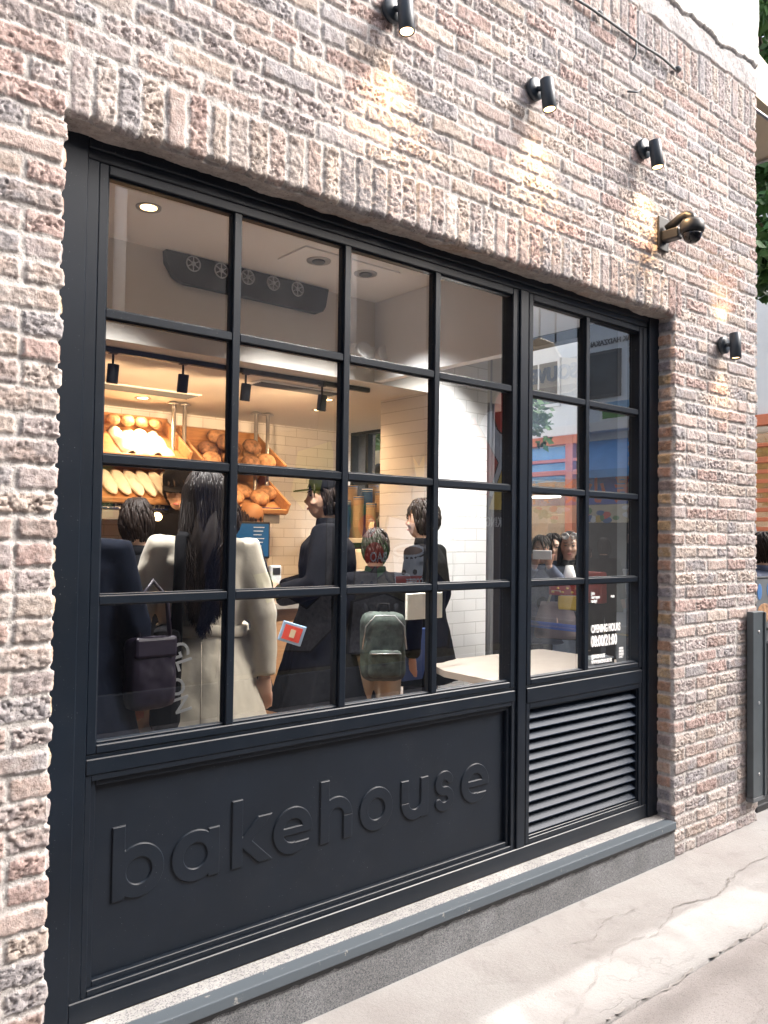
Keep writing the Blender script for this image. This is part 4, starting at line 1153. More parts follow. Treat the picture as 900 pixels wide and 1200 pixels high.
m = MB(); pts = []
for i in range(26):
    u = i / 25; pts.append((2.60 + 1.25 * u, YF - .024 - .004 * math.sin(u * 17), 4.045 + .012 * math.sin(u * 3) + .003 * math.sin(u * 23)))
m.tube(pts, .0062, 8); m.ell((3.84, YF - .025, 4.055), (.022, .018, .016), 10); m.ell((3.17, YF - .022, 4.066), (.02, .014, .013), 10)
m.tube([(3.47, YF - .02, 4.055), (3.47, YF - .02, 3.99), (3.44, YF - .02, 3.95)], .005, 6)
m.tube([(3.40, YF - .02, 3.78), (3.47, YF - .026, 3.80), (3.52, YF - .02, 3.84)], .005, 6)
tag(m.build('cable', 'greyd'), 'thin dark cable run along the wall under the upper soldier course', 'cable')

t = thing('flood_barrier_rail', 'dark grey upright metal channel fixed to the lower right end of the brick wall', 'metal rail', (4.655, 2.27, .17))
m = MB(); m.box((4.585, 2.245, .175), (4.715, 2.283, 1.215), .003); m.box((4.705, 2.235, .17), (4.722, 2.29, 1.21), .002); m.build('channel', pm('grey_channel_paint', (.062, .075, .085), rough=.45, var=.2, vscale=5), t)
m = MB(); m.box((4.583, 2.243, .150), (4.724, 2.288, .174), .002); m.build('end_cap', 'greyd', t)
for zc in (.3, .7, 1.1):
    m = MB(); m.cyl((4.65, 2.247, zc), (4.65, 2.240, zc), .009, n=10); m.build('bolt', 'steel', t)

# ------------------------------------------------------------------ inside the shop: ceiling fittings
t = thing('air_outlet', 'black slotted air outlet with rounded ends on the bulkhead behind the top left panes', 'air outlet', (2.19, 3.77, 2.92))
poly = [(1.715, 2.995), (2.69, 2.995), (2.672, 2.895), (2.655, 2.865), (2.625, 2.850), (1.83, 2.850), (1.79, 2.858), (1.76, 2.875), (1.72, 2.935)]
m = MB(); m.prism(poly, .04, Matrix.Translation((0, 3.738, 0))); m.build('grille', pm('black_grille', (.004, .004, .005), spec=.15, rough=.8), t)
for k in range(5):
    xc = 1.86 + k * .155
    m = MB(); m.lathe([(.040, -.002), (.040, .002), (.034, .002), (.034, -.002)], (0, 0, 0), 24, Matrix.Translation((xc, 3.736, 2.955)) @ Matrix.Rotation(PI / 2, 4, 'X'))
    for a in range(6):
        q = a * PI / 3
        m.box((-.0025, -.002, .008), (.0025, .002, .034), 0, Matrix.Translation((xc, 3.736, 2.955)) @ Matrix.Rotation(q, 4, 'Y'))
    m.lathe([(.012, -.002), (.012, .003), (.004, .003)], (0, 0, 0), 14, Matrix.Translation((xc, 3.736, 2.955)) @ Matrix.Rotation(PI / 2, 4, 'X'))
    m.build('rosette', 'steel', t)

def downlight(x, y, z, label, glow='warmglow2', grp='recessed downlights'):
    t = thing('downlight', label, 'ceiling light', (x, y, z), grp)
    m = MB(); m.lathe([(.036, -.001), (.052, -.006), (.054, -.001), (.054, .002), (.036, .002)], (0, 0, 0), 28); m.build('trim', 'steel', t, loc=t)
    m = MB(); m.lathe([(.002, -.003), (.035, -.003), (.035, 0), (.002, 0)], (0, 0, 0), 20); m.build('lamp', glow, t, loc=t)
    spot_light('downlight_glow', (x, y, z - .02), (x, y, 0), (115 if z > 2.9 else 16), ((1, .97, .94) if z > 2.9 else (1, .62, .32)), 104 if z > 2.9 else 150, 1.0, .04, t)
downlight(1.44, 3.32, 3.0, 'round downlight in the front ceiling behind the top left pane')
downlight(3.52, 3.36, 3.0, 'round downlight in the front ceiling behind the fourth top pane')
downlight(2.27, 5.26, 2.52, 'glowing downlight above the left bread shelf', 'warmglow')
downlight(3.42, 4.85, 2.52, 'small downlight above the tall cashier screen')
downlight(3.20, 4.45, 2.52, 'small downlight in the lower ceiling near the tiled column')
for (x0, x1, xs_) in ((2.22, 2.86, (2.36, 2.66)),):
    t = thing('speaker_panel', 'square ceiling panel with two swivelling round spotlights', 'ceiling light', (2.5, 3.37, 3.0))
    m = MB(); m.box((2.20, 3.25, 2.992), (2.80, 3.50, 2.9995), .002); m.build('panel', 'ceil', t)
    for x in xs_:
        m = MB(); m.lathe([(.030, -.001), (.060, -.006), (.062, 0), (.062, .002), (.03, .002)], (x, 3.37, 2.992), 28); m.build('ring', 'steel', t)
        m = MB(); m.ell((x, 3.37, 2.985), (.034, .034, .012), 14); m.build('lamp', 'greyd', t)
        spot_light('panel_fill_light', (x, 3.37, 2.965), (x, 3.37, 0), 95, (1, .97, .94), 104, 1.0, .04, t)  # added fill to brighten the front ceiling; the panel's own lamps are unlit
    m = MB(); m.cyl((2.50, 3.36, 2.994), (2.50, 3.36, 2.985), .014, n=12); m.build('sensor', 'blackm', t)
t = thing('emergency_light', 'round white twin head emergency light on the bulkhead behind the third top pane', 'emergency light', (2.97, 3.7, 2.67))
m = MB(); m.box((2.86, 3.72, 2.62), (3.14, 3.779, 2.72), .01); m.build('housing', 'white', t)
for x in (2.90, 3.05):
    m = MB(); m.lathe([(.02, .0), (.045, .01), (.055, .05), (.052, .06), (.04, .055)], (0, 0, 0), 24, Matrix.Translation((x, 3.72, 2.66)) @ Matrix.Rotation(R(75), 4, 'X')); m.build('lamp_head', 'white', t)
for k, (x0, x1, y0, y1, lb) in enumerate([(1.3, 2.50, 4.86, 5.06, 'left linear air grille in the lower ceiling'), (2.50, 3.12, 4.14, 4.30, 'right linear air grille in the lower ceiling')]):
    t = thing('ceiling_grille', lb, 'air grille', ((x0 + x1) / 2, (y0 + y1) / 2, 2.5), 'ceiling grilles')
    m = MB(); m.box((x0, y0, 2.511), (x1, y1, 2.519), .002); m.build('rim', 'ceil', t)
    m = MB()
    for q in range(6): m.box((x0 + .02, y0 + .022 + q * (y1 - y0 - .05) / 5, 2.506), (x1 - .02, y0 + .030 + q * (y1 - y0 - .05) / 5, 2.5105), 0)
    m.build('slots', 'greyd', t)

t = thing('lighting_track', 'long black lighting track hung under the warm lower ceiling', 'lighting track', (2.2, 3.93, 2.49))
m = MB(); m.box((.6, 3.915, 2.492), (3.14, 3.945, 2.518), .002); m.build('rail', 'blackm', t)
for k, x in enumerate((1.54, 1.91, 2.28, 2.79)):
    t = thing('track_spotlight', ['first', 'second', 'third', 'fourth'][k] + ' black track spotlight from the left', 'spotlight', (x, 3.93, 2.49), 'spotlights on the track')
    tm = Matrix.Translation((0, 0, -.10)) @ Matrix.Rotation(R(10), 4, 'X')
    m = MB(); m.cyl((0, 0, 0), (0, 0, -.062), .006, n=8); m.box((-.02, -.012, -.004), (.02, .012, .002), .001); m.build('stem', 'blackm', t, loc=t)
    m = MB(); m.lathe([(.022, -.044), (.0265, -.048), (.0275, -.046), (.0275, .044), (.024, .047), (.003, .047)], (0, 0, 0), 24, tm); m.build('shade', 'blackm', t, loc=t)
    m = MB(); m.lathe([(.002, -.044), (.0215, -.044), (.0215, -.041), (.002, -.041)], (0, 0, 0), 18, tm); m.build('lamp', 'warmglow2', t, loc=t)
    spot_light('spot_glow', (x, 3.95, 2.33), (x + .30, 5.3, 2.15), 26, (1, .63, .34), 96, 1.0, .03, t)

# ------------------------------------------------------------------ bread shelves at the back
t = thing('bread_rack', 'steel and oak bread display rack along the tiled back wall', 'shelf', (2.6, 5.35, .2))
for x in (2.49, 2.57, 3.14, 3.24):
    m = MB(); m.cyl((x, 5.25, .2), (x, 5.25, 2.52), .014, n=14); m.lathe([(.045, 2.500), (.045, 2.506), (.016, 2.519)], (x, 5.25, 0), 20); m.build('post', 'steel', t)
m = MB(); m.box((.6, 5.16, 1.70), (3.30, 5.30, 1.765), .004); m.build('rail', 'steel', t)
m = MB(); m.box((.6, 5.145, 1.768), (3.30, 5.16, 1.815), .002); m.build('label_strip', pm('navy_label_strip', (.02, .035, .12), rough=.4), t)
text_obj('label_lettering', [('Sourdough . Baguette . Country loaf . Rye', .032, face_neg_y(1.9, 5.144, 1.78), .9, .0003, .0004, 'LEFT')], 'vinyl', t)
m = MB(); m.box((.6, 5.35, .2), (3.34, 5.749, 1.10), .004); m.build('cabinet', 'wood', t)
def tray(x0, x1, z0, label):
    t = thing('bread_tray', label, 'bread tray', ((x0 + x1) / 2, 5.2, z0), 'sloping oak bread trays')
    a = R(32); tm = Matrix.Translation((x0, 5.10, z0)) @ Matrix.Rotation(a, 4, 'X'); w_ = x1 - x0
    m = MB(); m.box((0, 0, 0), (w_, .46, .015), .003, tm); m.build('base', 'wood', t)
    m = MB(); m.box((0, .462, 0), (w_, .48, .11), .003, tm); m.build('back_board', 'wood', t)
    for xx in (0, w_ - .018):
        m = MB(); m.box((xx, -.01, .016), (xx + .018, .461, .10), .003, tm); m.build('side_board', 'wood', t)
    m = MB(); m.box((.0185, -.01, .0155), (w_ - .0185, .006, .05), .003, tm); m.build('front_board', 'wood', t)
    return tm, w_
rb = random.Random(11)
def loaf(tm, x, y, r, label, grp, long=1.0, mat='crust', z=0.0, rot=None):
    m = MB(); q = r
    m.ell((0, 0, 0), (q * long, q, q * .72), 18, None, True, .05, rb)
    M_ = tm @ Matrix.Translation((x, y, .016 + q * .66 + z)) @ Matrix.Rotation(rb.uniform(0, 6) if rot is None else rot, 4, 'Z')
    me = m.mesh('loaf'); wrinkle(me, q * .09, 16 / q * .06, seed=rb.randint(0, 9)); me.transform(M_)
    return tag(link_mesh('bread_loaf', me, mat), label, 'bread', grp)
tmA, wA = tray(1.62, 2.535, 2.08, 'upper left sloping oak tray holding paper wrapped loaves')
tmB, wB = tray(2.60, 3.28, 2.04, 'upper right sloping oak tray heaped with round dark loaves')
tmC, wC = tray(1.62, 2.52, 1.80, 'lower left sloping oak tray with long floury loaves')
tmD, wD = tray(2.62, 3.32, 1.76, 'lower right sloping oak tray beside the till screen')
for i, (x, y, z) in enumerate([(.12, .08, 0), (.27, .10, 0), (.43, .07, 0), (.57, .10, 0), (.17, .24, 0), (.34, .25, 0), (.52, .24, 0), (.25, .16, .09), (.46, .17, .08), (.28, .36, .04)]):
    loaf(tmB, x, y, rb.uniform(.062, .076), 'round scored sourdough loaf in the upper right tray, ' + ['front row, first from the left', 'front row, second from the left', 'front row, third from the left', 'front row, rightmost', 'back row, left', 'back row, middle', 'back row, right', 'left one on top of the heap', 'right one on top of the heap', 'topmost, against the back board'][i], 'round loaves in the upper right tray', 1.1, 'crustd' if i % 3 else 'crust', z)
for i in range(6):
    loaf(tmD, .10 + i * .105, .14 + .08 * (i % 2), .07, 'small golden loaf in the lower right tray, ' + ['leftmost', 'second from the left', 'third from the left', 'fourth from the left', 'fifth from the left', 'rightmost'][i], 'loaves in the lower right tray', 1.1, 'crust')
for i in range(4):
    loaf(tmA, .50 + i * .10, .40, .048, ['leftmost', 'second', 'third', 'rightmost'][i] + ' brown loaf end showing above the white paper in the upper left tray', 'loaves behind the paper', 1.0, 'crust', .05)
m = MB(); vs, fs = [], []
nx_, ny_ = 44, 22
for j in range(ny_ + 1):
    for i in range(nx_ + 1):
        x = .47 + .36 * i / nx_ + .05 * (1 - j / ny_) * .0; y = .02 + .36 * j / ny_
        z = .02 + .045 * abs(math.sin(i / nx_ * PI * 4)) ** .6 * (.75 + .25 * math.sin(j * .6 + i * .3)) * (1 if 1 < i < nx_ - 1 else .5)
        vs.append(tmA @ Vector((x, y, z)))
for j in range(ny_):
    for i in range(nx_): k = j * (nx_ + 1) + i; fs.append((k, k + 1, k + nx_ + 2, k + nx_ + 1))
m.add(vs, fs, True)
o = m.build('paper_wrap', 'paper'); md = o.modifiers.new('thick', 'SOLIDIFY'); md.thickness = .004
tag(o, 'creased white paper laid over the loaves in the upper left tray, brightly lit', 'paper wrap')
for i in range(6):
    loaf(tmC, .42 + i * .088, .21, .047, 'long floury white loaf in the lower left tray, ' + ['leftmost', 'second from the left', 'third from the left', 'fourth from the left', 'fifth from the left', 'rightmost'][i], 'floury loaves in the lower left tray', 3.6, 'paper', 0, PI / 2)
for (x, z) in ((1.95, 2.46), (2.35, 2.46), (2.85, 2.44), (3.1, 2.44)):
    pass
t = thing('menu_board', 'small dark notice board under the lower left bread shelf', 'notice board', (2.34, 5.12, 1.6))
m = MB(); m.box((2.24, 5.110, 1.615), (2.47, 5.125, 1.69), .002); m.build('board', pm('slate_board', (.05, .06, .065), rough=.5), t)
text_obj('board_lettering', [('HOT & COLD', .022, face_neg_y(2.27, 5.109, 1.655), .9, .0003, .0004, 'LEFT'), ('DRINKS', .018, face_neg_y(2.27, 5.109, 1.632), .9, .0003, .0004, 'LEFT')], 'vinyl', t)
m = MB(); m.ell((2.29, 5.04, 1.72), (.032, .032, .032), 16); tag(m.build('globe_bulb', 'warmglow2'), 'small glowing globe bulb in front of the notice board', 'bulb')

# counter with till
t = thing('service_counter', 'dark panelled service counter with pale top in front of the bread shelves', 'counter', (3.0, 4.7, .2))
m = MB(); m.box((1.2, 4.50, .2), (3.95, 4.95, 1.14), .004); m.build('front', 'wood', t)
m = MB(); m.box((1.15, 4.45, 1.142), (4.0, 5.0, 1.18), .004); m.build('top', 'table', t)
t = thing('till_screen', 'slim dark cashier screen facing the queue beside the woman in the cream coat', 'cash till', (2.74, 4.65, 1.18))
m = MB(); m.box((2.64, 4.60, 1.182), (2.80, 4.76, 1.20), .004); m.cyl((2.72, 4.68, 1.2), (2.74, 4.67, 1.46), .016, n=12); m.build('stand', 'blackm', t)
m = MB(); m.box((2.57, 4.63, 1.46), (2.89, 4.66, 1.70), .008); m.build('bezel', 'blackm', t)
m = MB(); m.box((2.585, 4.624, 1.475), (2.875, 4.629, 1.685), .001); m.build('screen', 'screen', t)
m = MB()
for k in range(6): m.box((2.76, 4.6215, 1.66 - k * .024), (2.84 - .01 * (k % 3), 4.6235, 1.665 - k * .024))
m.build('screen_writing', 'vinyl', t)
t = thing('card_reader', 'small white card reader on the counter under the till screen', 'card reader', (2.86, 4.52, 1.18))
m = MB(); m.box((2.82, 4.50, 1.30), (2.90, 4.54, 1.42), .01); m.cyl((2.86, 4.55, 1.18), (2.86, 4.53, 1.33), .012, n=10); m.build('body', 'white', t)
m = MB(); m.box((2.832, 4.497, 1.36), (2.888, 4.4995, 1.405), .001); m.build('display', 'dark', t)

# window seat table
t = thing('window_table', 'low stone topped table behind the narrow window, pale brown and empty', 'table', (3.66, 2.98, .2))
m = MB(); vs = []
poly = [(3.06, 2.50), (4.23, 2.50), (4.23, 3.44), (4.20, 3.47), (3.40, 3.47), (3.26, 3.43), (3.16, 3.33), (3.10, 3.20)]
m.prism([(p[0], p[1]) for p in poly], .035, Matrix.Translation((0, 0, .865)) @ Matrix(((1, 0, 0, 0), (0, 0, 1, 0), (0, 1, 0, 0), (0, 0, 0, 1)))); m.build('top', 'table', t)
m = MB(); m.box((3.5, 2.9, .22), (3.9, 3.2, .864), .01); m.box((3.35, 2.75, .2), (4.05, 3.3, .221), .004); m.build('pedestal', 'dark', t)
m = MB(); m.box((3.60, 2.60, .902), (3.78, 2.70, .99), .006); m.box((3.612, 2.612, .9885), (3.768, 2.688, .994), .002)
tag(m.build('napkin_box', 'greyd'), 'dark grey box on the table behind the opening hours lettering', 'box')

# cups, grinder and cartons on the side counter
t = thing('side_counter', 'white side counter in front of the side window', 'counter', (4.1, 5.2, .2))
m = MB(); m.box((3.98, 4.90, .2), (4.38, 5.74, 1.56), .004); m.build('front', 'dark', t)
m = MB(); m.box((3.94, 4.88, 1.562), (4.39, 5.745, 1.60), .004); m.build('top', 'white', t)
rc = random.Random(2)
def cup_stack(x, y, z, n, sc, matn, label, grp):
    t = thing('cup_stack', label, 'cup stack', (x, y, z), grp)
    m = MB()
    for k in range(n):
        zz = k * .014 * sc
        m.lathe([(.030 * sc, zz), (.041 * sc, zz + .085 * sc), (.0435 * sc, zz + .088 * sc), (.041 * sc, zz + .091 * sc), (.034 * sc, zz + .090 * sc)], (0, 0, 0), 18)
    m.build('cups', matn, t, loc=t)
    m = MB(); zz = (n - 1) * .014 * sc; m.lathe([(.0385 * sc, zz + .05 * sc), (.0425 * sc, zz + .0845 * sc)], (0, 0, 0), 18); m.build('sleeve', 'bluecup' if matn != 'bluecup' else 'white', t, loc=t)
n_ = ['front left', 'front middle', 'front right', 'back left', 'back middle', 'back right']
for k, (x, y, n, sc, mt) in enumerate([(4.02, 4.98, 14, 1.0, 'cup'), (4.02, 5.14, 18, 1.0, 'cup'), (4.03, 5.32, 16, 1.0, 'bluecup'), (4.16, 5.04, 20, 1.05, 'cup'), (4.17, 5.22, 22, 1.05, 'bluecup'), (4.17, 5.42, 24, 1.05, 'cup'), (4.30, 5.0, 20, 1.0, 'white'), (4.30, 5.3, 26, 1.0, 'cup')]):
    cup_stack(x, y, 1.60, n, sc, mt, ('tall ' if n > 18 else 'short ') + {'cup': 'kraft', 'bluecup': 'blue', 'white': 'white'}[mt] + ' paper cup stack, ' + ['nearest the column', 'second in the front row', 'third in the front row', 'nearest in the middle row', 'second in the middle row', 'farthest in the middle row', 'nearest by the side window', 'farthest by the side window'][k], 'paper cup stacks on the side counter')
t = thing('coffee_grinder', 'white coffee machine with a black tap and pale hopper on the counter', 'coffee machine', (3.9, 4.6, 1.18))
m = MB(); m.box((3.66, 4.55, 1.182), (3.90, 4.85, 1.52), .02); m.build('body', 'white', t)
m = MB(); m.tube([(3.70, 4.52, 1.50), (3.70, 4.50, 1.70), (3.74, 4.50, 1.78), (3.82, 4.50, 1.72), (3.84, 4.50, 1.60)], [.03, .032, .028, .016, .012], 12); m.build('tap', 'blackm', t)
m = MB(); m.lathe([(.05, 1.522), (.055, 1.60), (.03, 1.62), (.032, 1.70), (.02, 1.72)], (3.83, 4.72, 0), 20); m.build('hopper', 'cream', t)
t = thing('cake_box', 'white cardboard cake box printed with red cherries on the counter end', 'cake box', (3.45, 4.58, 1.18))
m = MB(); m.box((3.35, 4.50, 1.182), (3.62, 4.72, 1.38), .004); m.build('carton', 'white', t)
m = MB()
for (x, z) in ((3.42, 1.27), (3.50, 1.30), (3.57, 1.25)): m.ell((x, 4.4985, z), (.022, .002, .022), 12); m.ell((x + .026, 4.4985, z + .01), (.016, .002, .016), 12)
m.build('cherry_print', 'redp', t)

# side windows: frames and glass
for (nm, y0, y1, z0, z1, nb, label) in (('side_window', 3.30, 3.99, .35, 3.0, 0, 'side window open to the street beside the pier'), ('side_window', 4.86, 5.80, 1.0, 2.56, 3, 'side window with dark bars behind the cup stacks')):
    m = MB()
    for (a, b_) in ((y0, y0 + .04), (y1 - .04, y1)): m.box((4.42, a, z0), (4.50, b_, z1), .003)
    m.box((4.42, y0 + .04, z1 - .06), (4.50, y1 - .04, z1), .003); m.box((4.42, y0 + .04, z0), (4.50, y1 - .04, z0 + .04), .003)
    for k in range(nb):
        yy = y0 + (y1 - y0) * (k + 1) / (nb + 1); m.box((4.43, yy - .016, z0 + .04), (4.49, yy + .016, z1 - .06), .003)
    if nb: m.box((4.435, y0 + .04, 2.06), (4.485, y1 - .04, 2.09), .003)
    w = m.build(nm, 'frame', bld)
    g = MB(); g.add([(4.46, y0 + .02, z0 + .02), (4.46, y1 - .02, z0 + .02), (4.46, y1 - .02, z1 - .02), (4.46, y0 + .02, z1 - .02)], [(0, 1, 2, 3)]); g.build('pane', 'clear', w)

# ------------------------------------------------------------------ people inside
FL = .20
def toward(x, y): return math.atan2(-x, y)       # rz so that local +y points to (x, y)
# woman in the cream coat, back to the street
wpos = (1.575, 3.02, FL)
wt, hm, hc, s = person('woman seen from behind with long dark hair and belted cream coat at the window', wpos, toward(.55, 1), 1.66, 'coat', 'blackc', 'short',
    arms={'L': ((.262, -.02, 1.13), (.27, .10, .93), (.05, .3, -1)), 'R': ((.245, -.05, 1.12), (.255, -.01, .86), (0, .12, -1))},
    head=(-6, -4), hem=.655, loose=1.06, skirt=1.15, face=False, wr=(.020, 6), vox=.010)
m = MB(); n = 36; rings = []
for (z, dr) in ((1.035, .004), (1.04, .010), (1.075, .011), (1.08, .004)):
    rings.append([Vector(((.168 + dr * .8) * 1.06 * math.cos(a) * s, (.1195 + dr * .8) * 1.06 * math.sin(a) * s, (z + .006 * math.sin(3 * a)) * s)) for a in [2 * PI * i / n for i in range(n)]])
m.loft(rings); m.build('belt', 'coat', wt, loc=wt, wr=(.002, 20))
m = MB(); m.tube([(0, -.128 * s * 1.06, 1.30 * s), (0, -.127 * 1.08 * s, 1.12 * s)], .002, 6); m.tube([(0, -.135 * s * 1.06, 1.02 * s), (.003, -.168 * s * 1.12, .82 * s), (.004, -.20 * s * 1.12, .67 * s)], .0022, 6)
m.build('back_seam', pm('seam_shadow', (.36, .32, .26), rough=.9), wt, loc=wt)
# long wavy hair: a mass of tapering locks over a base shape
m = MB(); rh = random.Random(21)
hcw = hm @ hc
m.ell((hcw.x, hcw.y - .016, hcw.z + .006), (.088, .102, .118), 24)
nb = 40; rings = []                       # body of the hair: flattened mass that waves and narrows towards the ends
for k in range(26):
    u = k / 25; z = hcw.z + .02 - .47 * u
    wx_ = .082 + .014 * math.sin(min(1, u * 1.5) * PI * .62) - .075 * max(0, u - .40) * 1.1 + .006 * math.sin(u * 13); ry_ = .050 - .018 * u
    cx_ = hcw.x + .012 * math.sin(u * 7) + .012 * u; cy_ = hcw.y - .050 - .108 * math.sin(min(1, u * 1.7) * PI / 2)
    rings.append([Vector((cx_ + max(.012, wx_) * (1 + .09 * math.sin(7 * a_ + u * 5) + .05 * math.sin(17 * a_ - u * 7)) * math.cos(a_), cy_ + ry_ * (1 + .16 * math.sin(9 * a_ + u * 6)) * math.sin(a_), z)) for a_ in [2 * PI * i / nb for i in range(nb)]])
m.loft(rings)
for i in range(1250):
    a = R(rh.uniform(-205, 25)); r = rh.uniform(.96, 1.05)
    e0_ = R(rh.uniform(-5, 80)); pts, rs = [], []
    for k in range(4):                     # over the skull
        e_ = e0_ * (1 - k / 4)
        pts.append(Vector((hcw.x + .091 * r * math.cos(e_) * math.cos(a), hcw.y - .016 + .106 * r * math.cos(e_) * math.sin(a), hcw.z + .006 + .121 * r * math.sin(e_))))
    ln = .535 - .9 * abs(pts[-1].x - hcw.x + .01) + rh.uniform(-.035, .02) - (.12 if rh.random() < .15 else 0); spread = rh.uniform(.85, 1.16); ph = rh.choice([0, .5, 1.1, 3.0, 3.6]) + rh.uniform(-.4, .4); am = rh.uniform(.010, .026)
    x1 = (pts[-1].x - hcw.x); y1 = pts[-1].y
    K = 13
    for k in range(1, K + 1):
        u = k / K
        wd = x1 * (1 + (spread - 1) * math.sin(min(1, u * 1.4) * PI / 2)) * (1 - .95 * max(0, u - .40))
        yy = y1 + (hcw.y - .175 - rh.uniform(0, .012) - y1) * min(1, u * 1.5) ** .8 * (.85 + .25 * r)
        pts.append(Vector((hcw.x + wd + am * u * math.sin(ph + u * 10) + .012 * u, yy + am * .5 * math.cos(ph + u * 9) * u, hcw.z + .006 - ln * u)))
    nP = len(pts); rs = [.0034 * (1 if q < nP - 4 else (nP - q) / 5) for q in range(nP)]
    m.tube(pts, rs, 4)
m.build('long_hair', 'hair', wt, loc=wt)

t = thing('tote_bag', 'black shoulder tote with large white lettering under the arm of the cream coat', 'tote bag', (1.36, 2.90, .95))
tb = Matrix.Translation((1.365, 2.90, 1.0)) @ Matrix.Rotation(R(-28), 4, 'Z')
m = MB(); m.box((-.055, -.05, -.12), (.055, .16, .26), .03, tb); m.build('bag', 'blackc', t)
m = MB(); sh = [(1.46, 2.955, 1.62), (1.415, 2.90, 1.60), (1.395, 2.865, 1.45), (1.385, 2.865, 1.20)]
m.tube(sh, [.020, .022, .022, .022], 8, flat=.25); m.build('strap', 'blackc', t)
text_obj('bag_lettering', [('GL', .085, Matrix.Translation((1.352, 2.842, 1.205)) @ Matrix.Rotation(R(-28), 4, 'Z') @ Matrix.Rotation(PI / 2, 4, 'X') @ Matrix.Rotation(R(-72), 4, 'Z'), 1, .001, .0008, 'LEFT'),
                           ('ON', .085, Matrix.Translation((1.338, 2.842, 1.075)) @ Matrix.Rotation(R(-28), 4, 'Z') @ Matrix.Rotation(PI / 2, 4, 'X') @ Matrix.Rotation(R(-72), 4, 'Z'), 1, .001, .0008, 'LEFT')], 'vinyl', t)

person('person in a navy padded coat at the far left edge of the window', (1.02, 2.98, FL), toward(.4, 1), 1.64, 'navy', 'blackc', 'long', head=(20, 0), hem=.62, loose=1.12, face=False)
t = thing('handbag', 'dark purple leather handbag hanging beside the navy padded coat', 'handbag', (1.30, 2.84, .9))
m = MB(); m.box((1.18, 2.78, .98), (1.36, 2.87, 1.24), .03); m.build('bag', 'purple', t, remesh=.009, smooth_it=2, wr=(.012, 11))
m = MB(); m.box((1.19, 2.770, 1.17), (1.35, 2.80, 1.245), .012); m.build('flap', 'purple', t)
m = MB(); m.tube([(1.22, 2.82, 1.24), (1.23, 2.83, 1.38), (1.28, 2.84, 1.44), (1.33, 2.83, 1.38), (1.34, 2.82, 1.24)], .009, 8); m.build('handle', 'purple', t)
person('person in a plain black coat between the navy coat and the cream coat', (1.62, 3.80, FL), toward(.7, 1), 1.56, 'blackc', 'blackc', 'short', hem=.5, face=False, loose=1.1)
person('shop worker in a pale peach shirt serving behind the till screen', (2.92, 5.02, FL), toward(.9, -.5), 1.60, 'cream', 'blackc', 'short', hat=('hat', 'tan'), hem=.85, skinarm=True, head=(10, -10), arms={'L': ((.25, .05, 1.12), (.2, .28, 1.08), (0, 1, -.2)), 'R': ((.25, .05, 1.12), (.15, .28, 1.1), (0, 1, -.1))})
person('shop worker in a black cap looking down behind the counter', (2.45, 5.05, FL), toward(-.3, -1), 1.83, 'blackc', 'blackc', 'short', hat=('cap', 'blackc'), hem=.85, head=(-20, -18))
ct_, hm2, hc2, s2 = person('large dark coated customer in a brimmed cap facing the till', (2.74, 3.78, FL), toward(-.75, .55), 1.74, 'blackc', 'blackc', 'short', hat=('cap', 'blackc'), hem=.42, loose=1.32, skirt=1.0, head=(10, 0), arms={'L': ((.27, .05, 1.12), (.16, .26, 1.06), (-.3, 1, 0)), 'R': ((.27, .05, 1.12), (.14, .26, 1.08), (-.3, 1, 0))})
person('customer in a navy jacket and beige trousers carrying a camouflage backpack', (2.86, 3.50, FL), toward(.6, .8), 1.44, 'blackc', 'beige', 'short', hem=.92, loose=1.2, face=False, head=(0, -6))
person('dark haired customer in a black jacket beside the tiled column', (3.32, 3.60, FL), toward(-.45, .9), 1.62, 'blackc', 'denimd', 'short', hem=.6, loose=1.1)
person('customer in a long navy coat, half hidden behind the cream coat', (2.30, 4.15, FL), toward(.2, 1), 1.60, 'navy', 'blackc', 'short', hem=.5, loose=1.15, face=False)
t = thing('backpack', 'small green and navy camouflage backpack on the customer in beige trousers', 'backpack', (2.80, 3.33, 1.0))
bk = Matrix.Translation((2.78, 3.33, .86)) @ Matrix.Rotation(R(-32), 4, 'Z')
m = MB(); m.box((-.12, -.06, 0), (.12, .07, .36), .05, bk); m.build('bag', 'camo', t, remesh=.010, smooth_it=3, wr=(.008, 12))
m = MB(); m.box((-.085, -.105, .03), (.085, -.05, .17), .02, bk); m.build('pocket', 'camo', t, remesh=.008, smooth_it=2, wr=(.004, 14))
m = MB(); m.tube([bk @ Vector(p) for p in [(-.115, -.055, .17), (-.10, -.066, .29), (-.05, -.068, .345), (.05, -.068, .345), (.10, -.066, .29), (.115, -.055, .17)]], .0035, 6); m.tube([bk @ Vector(p) for p in [(-.08, -.107, .155), (.08, -.107, .155)]], .003, 6); m.build('zip', 'steel', t)
m = MB(); m.tube([bk @ Vector(p) for p in [(-.03, .0, .35), (-.025, .0, .40), (.025, .0, .40), (.03, .0, .35)]], .008, 6); m.build('loop', 'blackc', t)
for q in (-.08, .08):
    m = MB(); m.tube([bk @ Vector(p) for p in [(q, .05, .34), (q, .10, .42), (q * 1.2, .22, .44)]], .018, 8, flat=.3); m.build('strap', 'blackc', t)
t = thing('shopping_bag', 'blue paper shopping bag carried beside the beige trousers', 'shopping bag', (3.12, 3.5, .8))
m = MB(); m.box((3.00, 3.42, .82), (3.24, 3.50, 1.10), .004); m.build('bag', pm('deep_blue_paper', (.03, .07, .24), rough=.6), t)
m = MB(); m.tube([(3.07, 3.46, 1.10), (3.09, 3.46, 1.20), (3.15, 3.46, 1.20), (3.17, 3.46, 1.10)], .004, 6); m.build('handle', 'blackc', t)
t = thing('picture_card', 'red and pale blue picture card held by the large dark coated customer', 'picture card', (2.30, 3.50, 1.1))
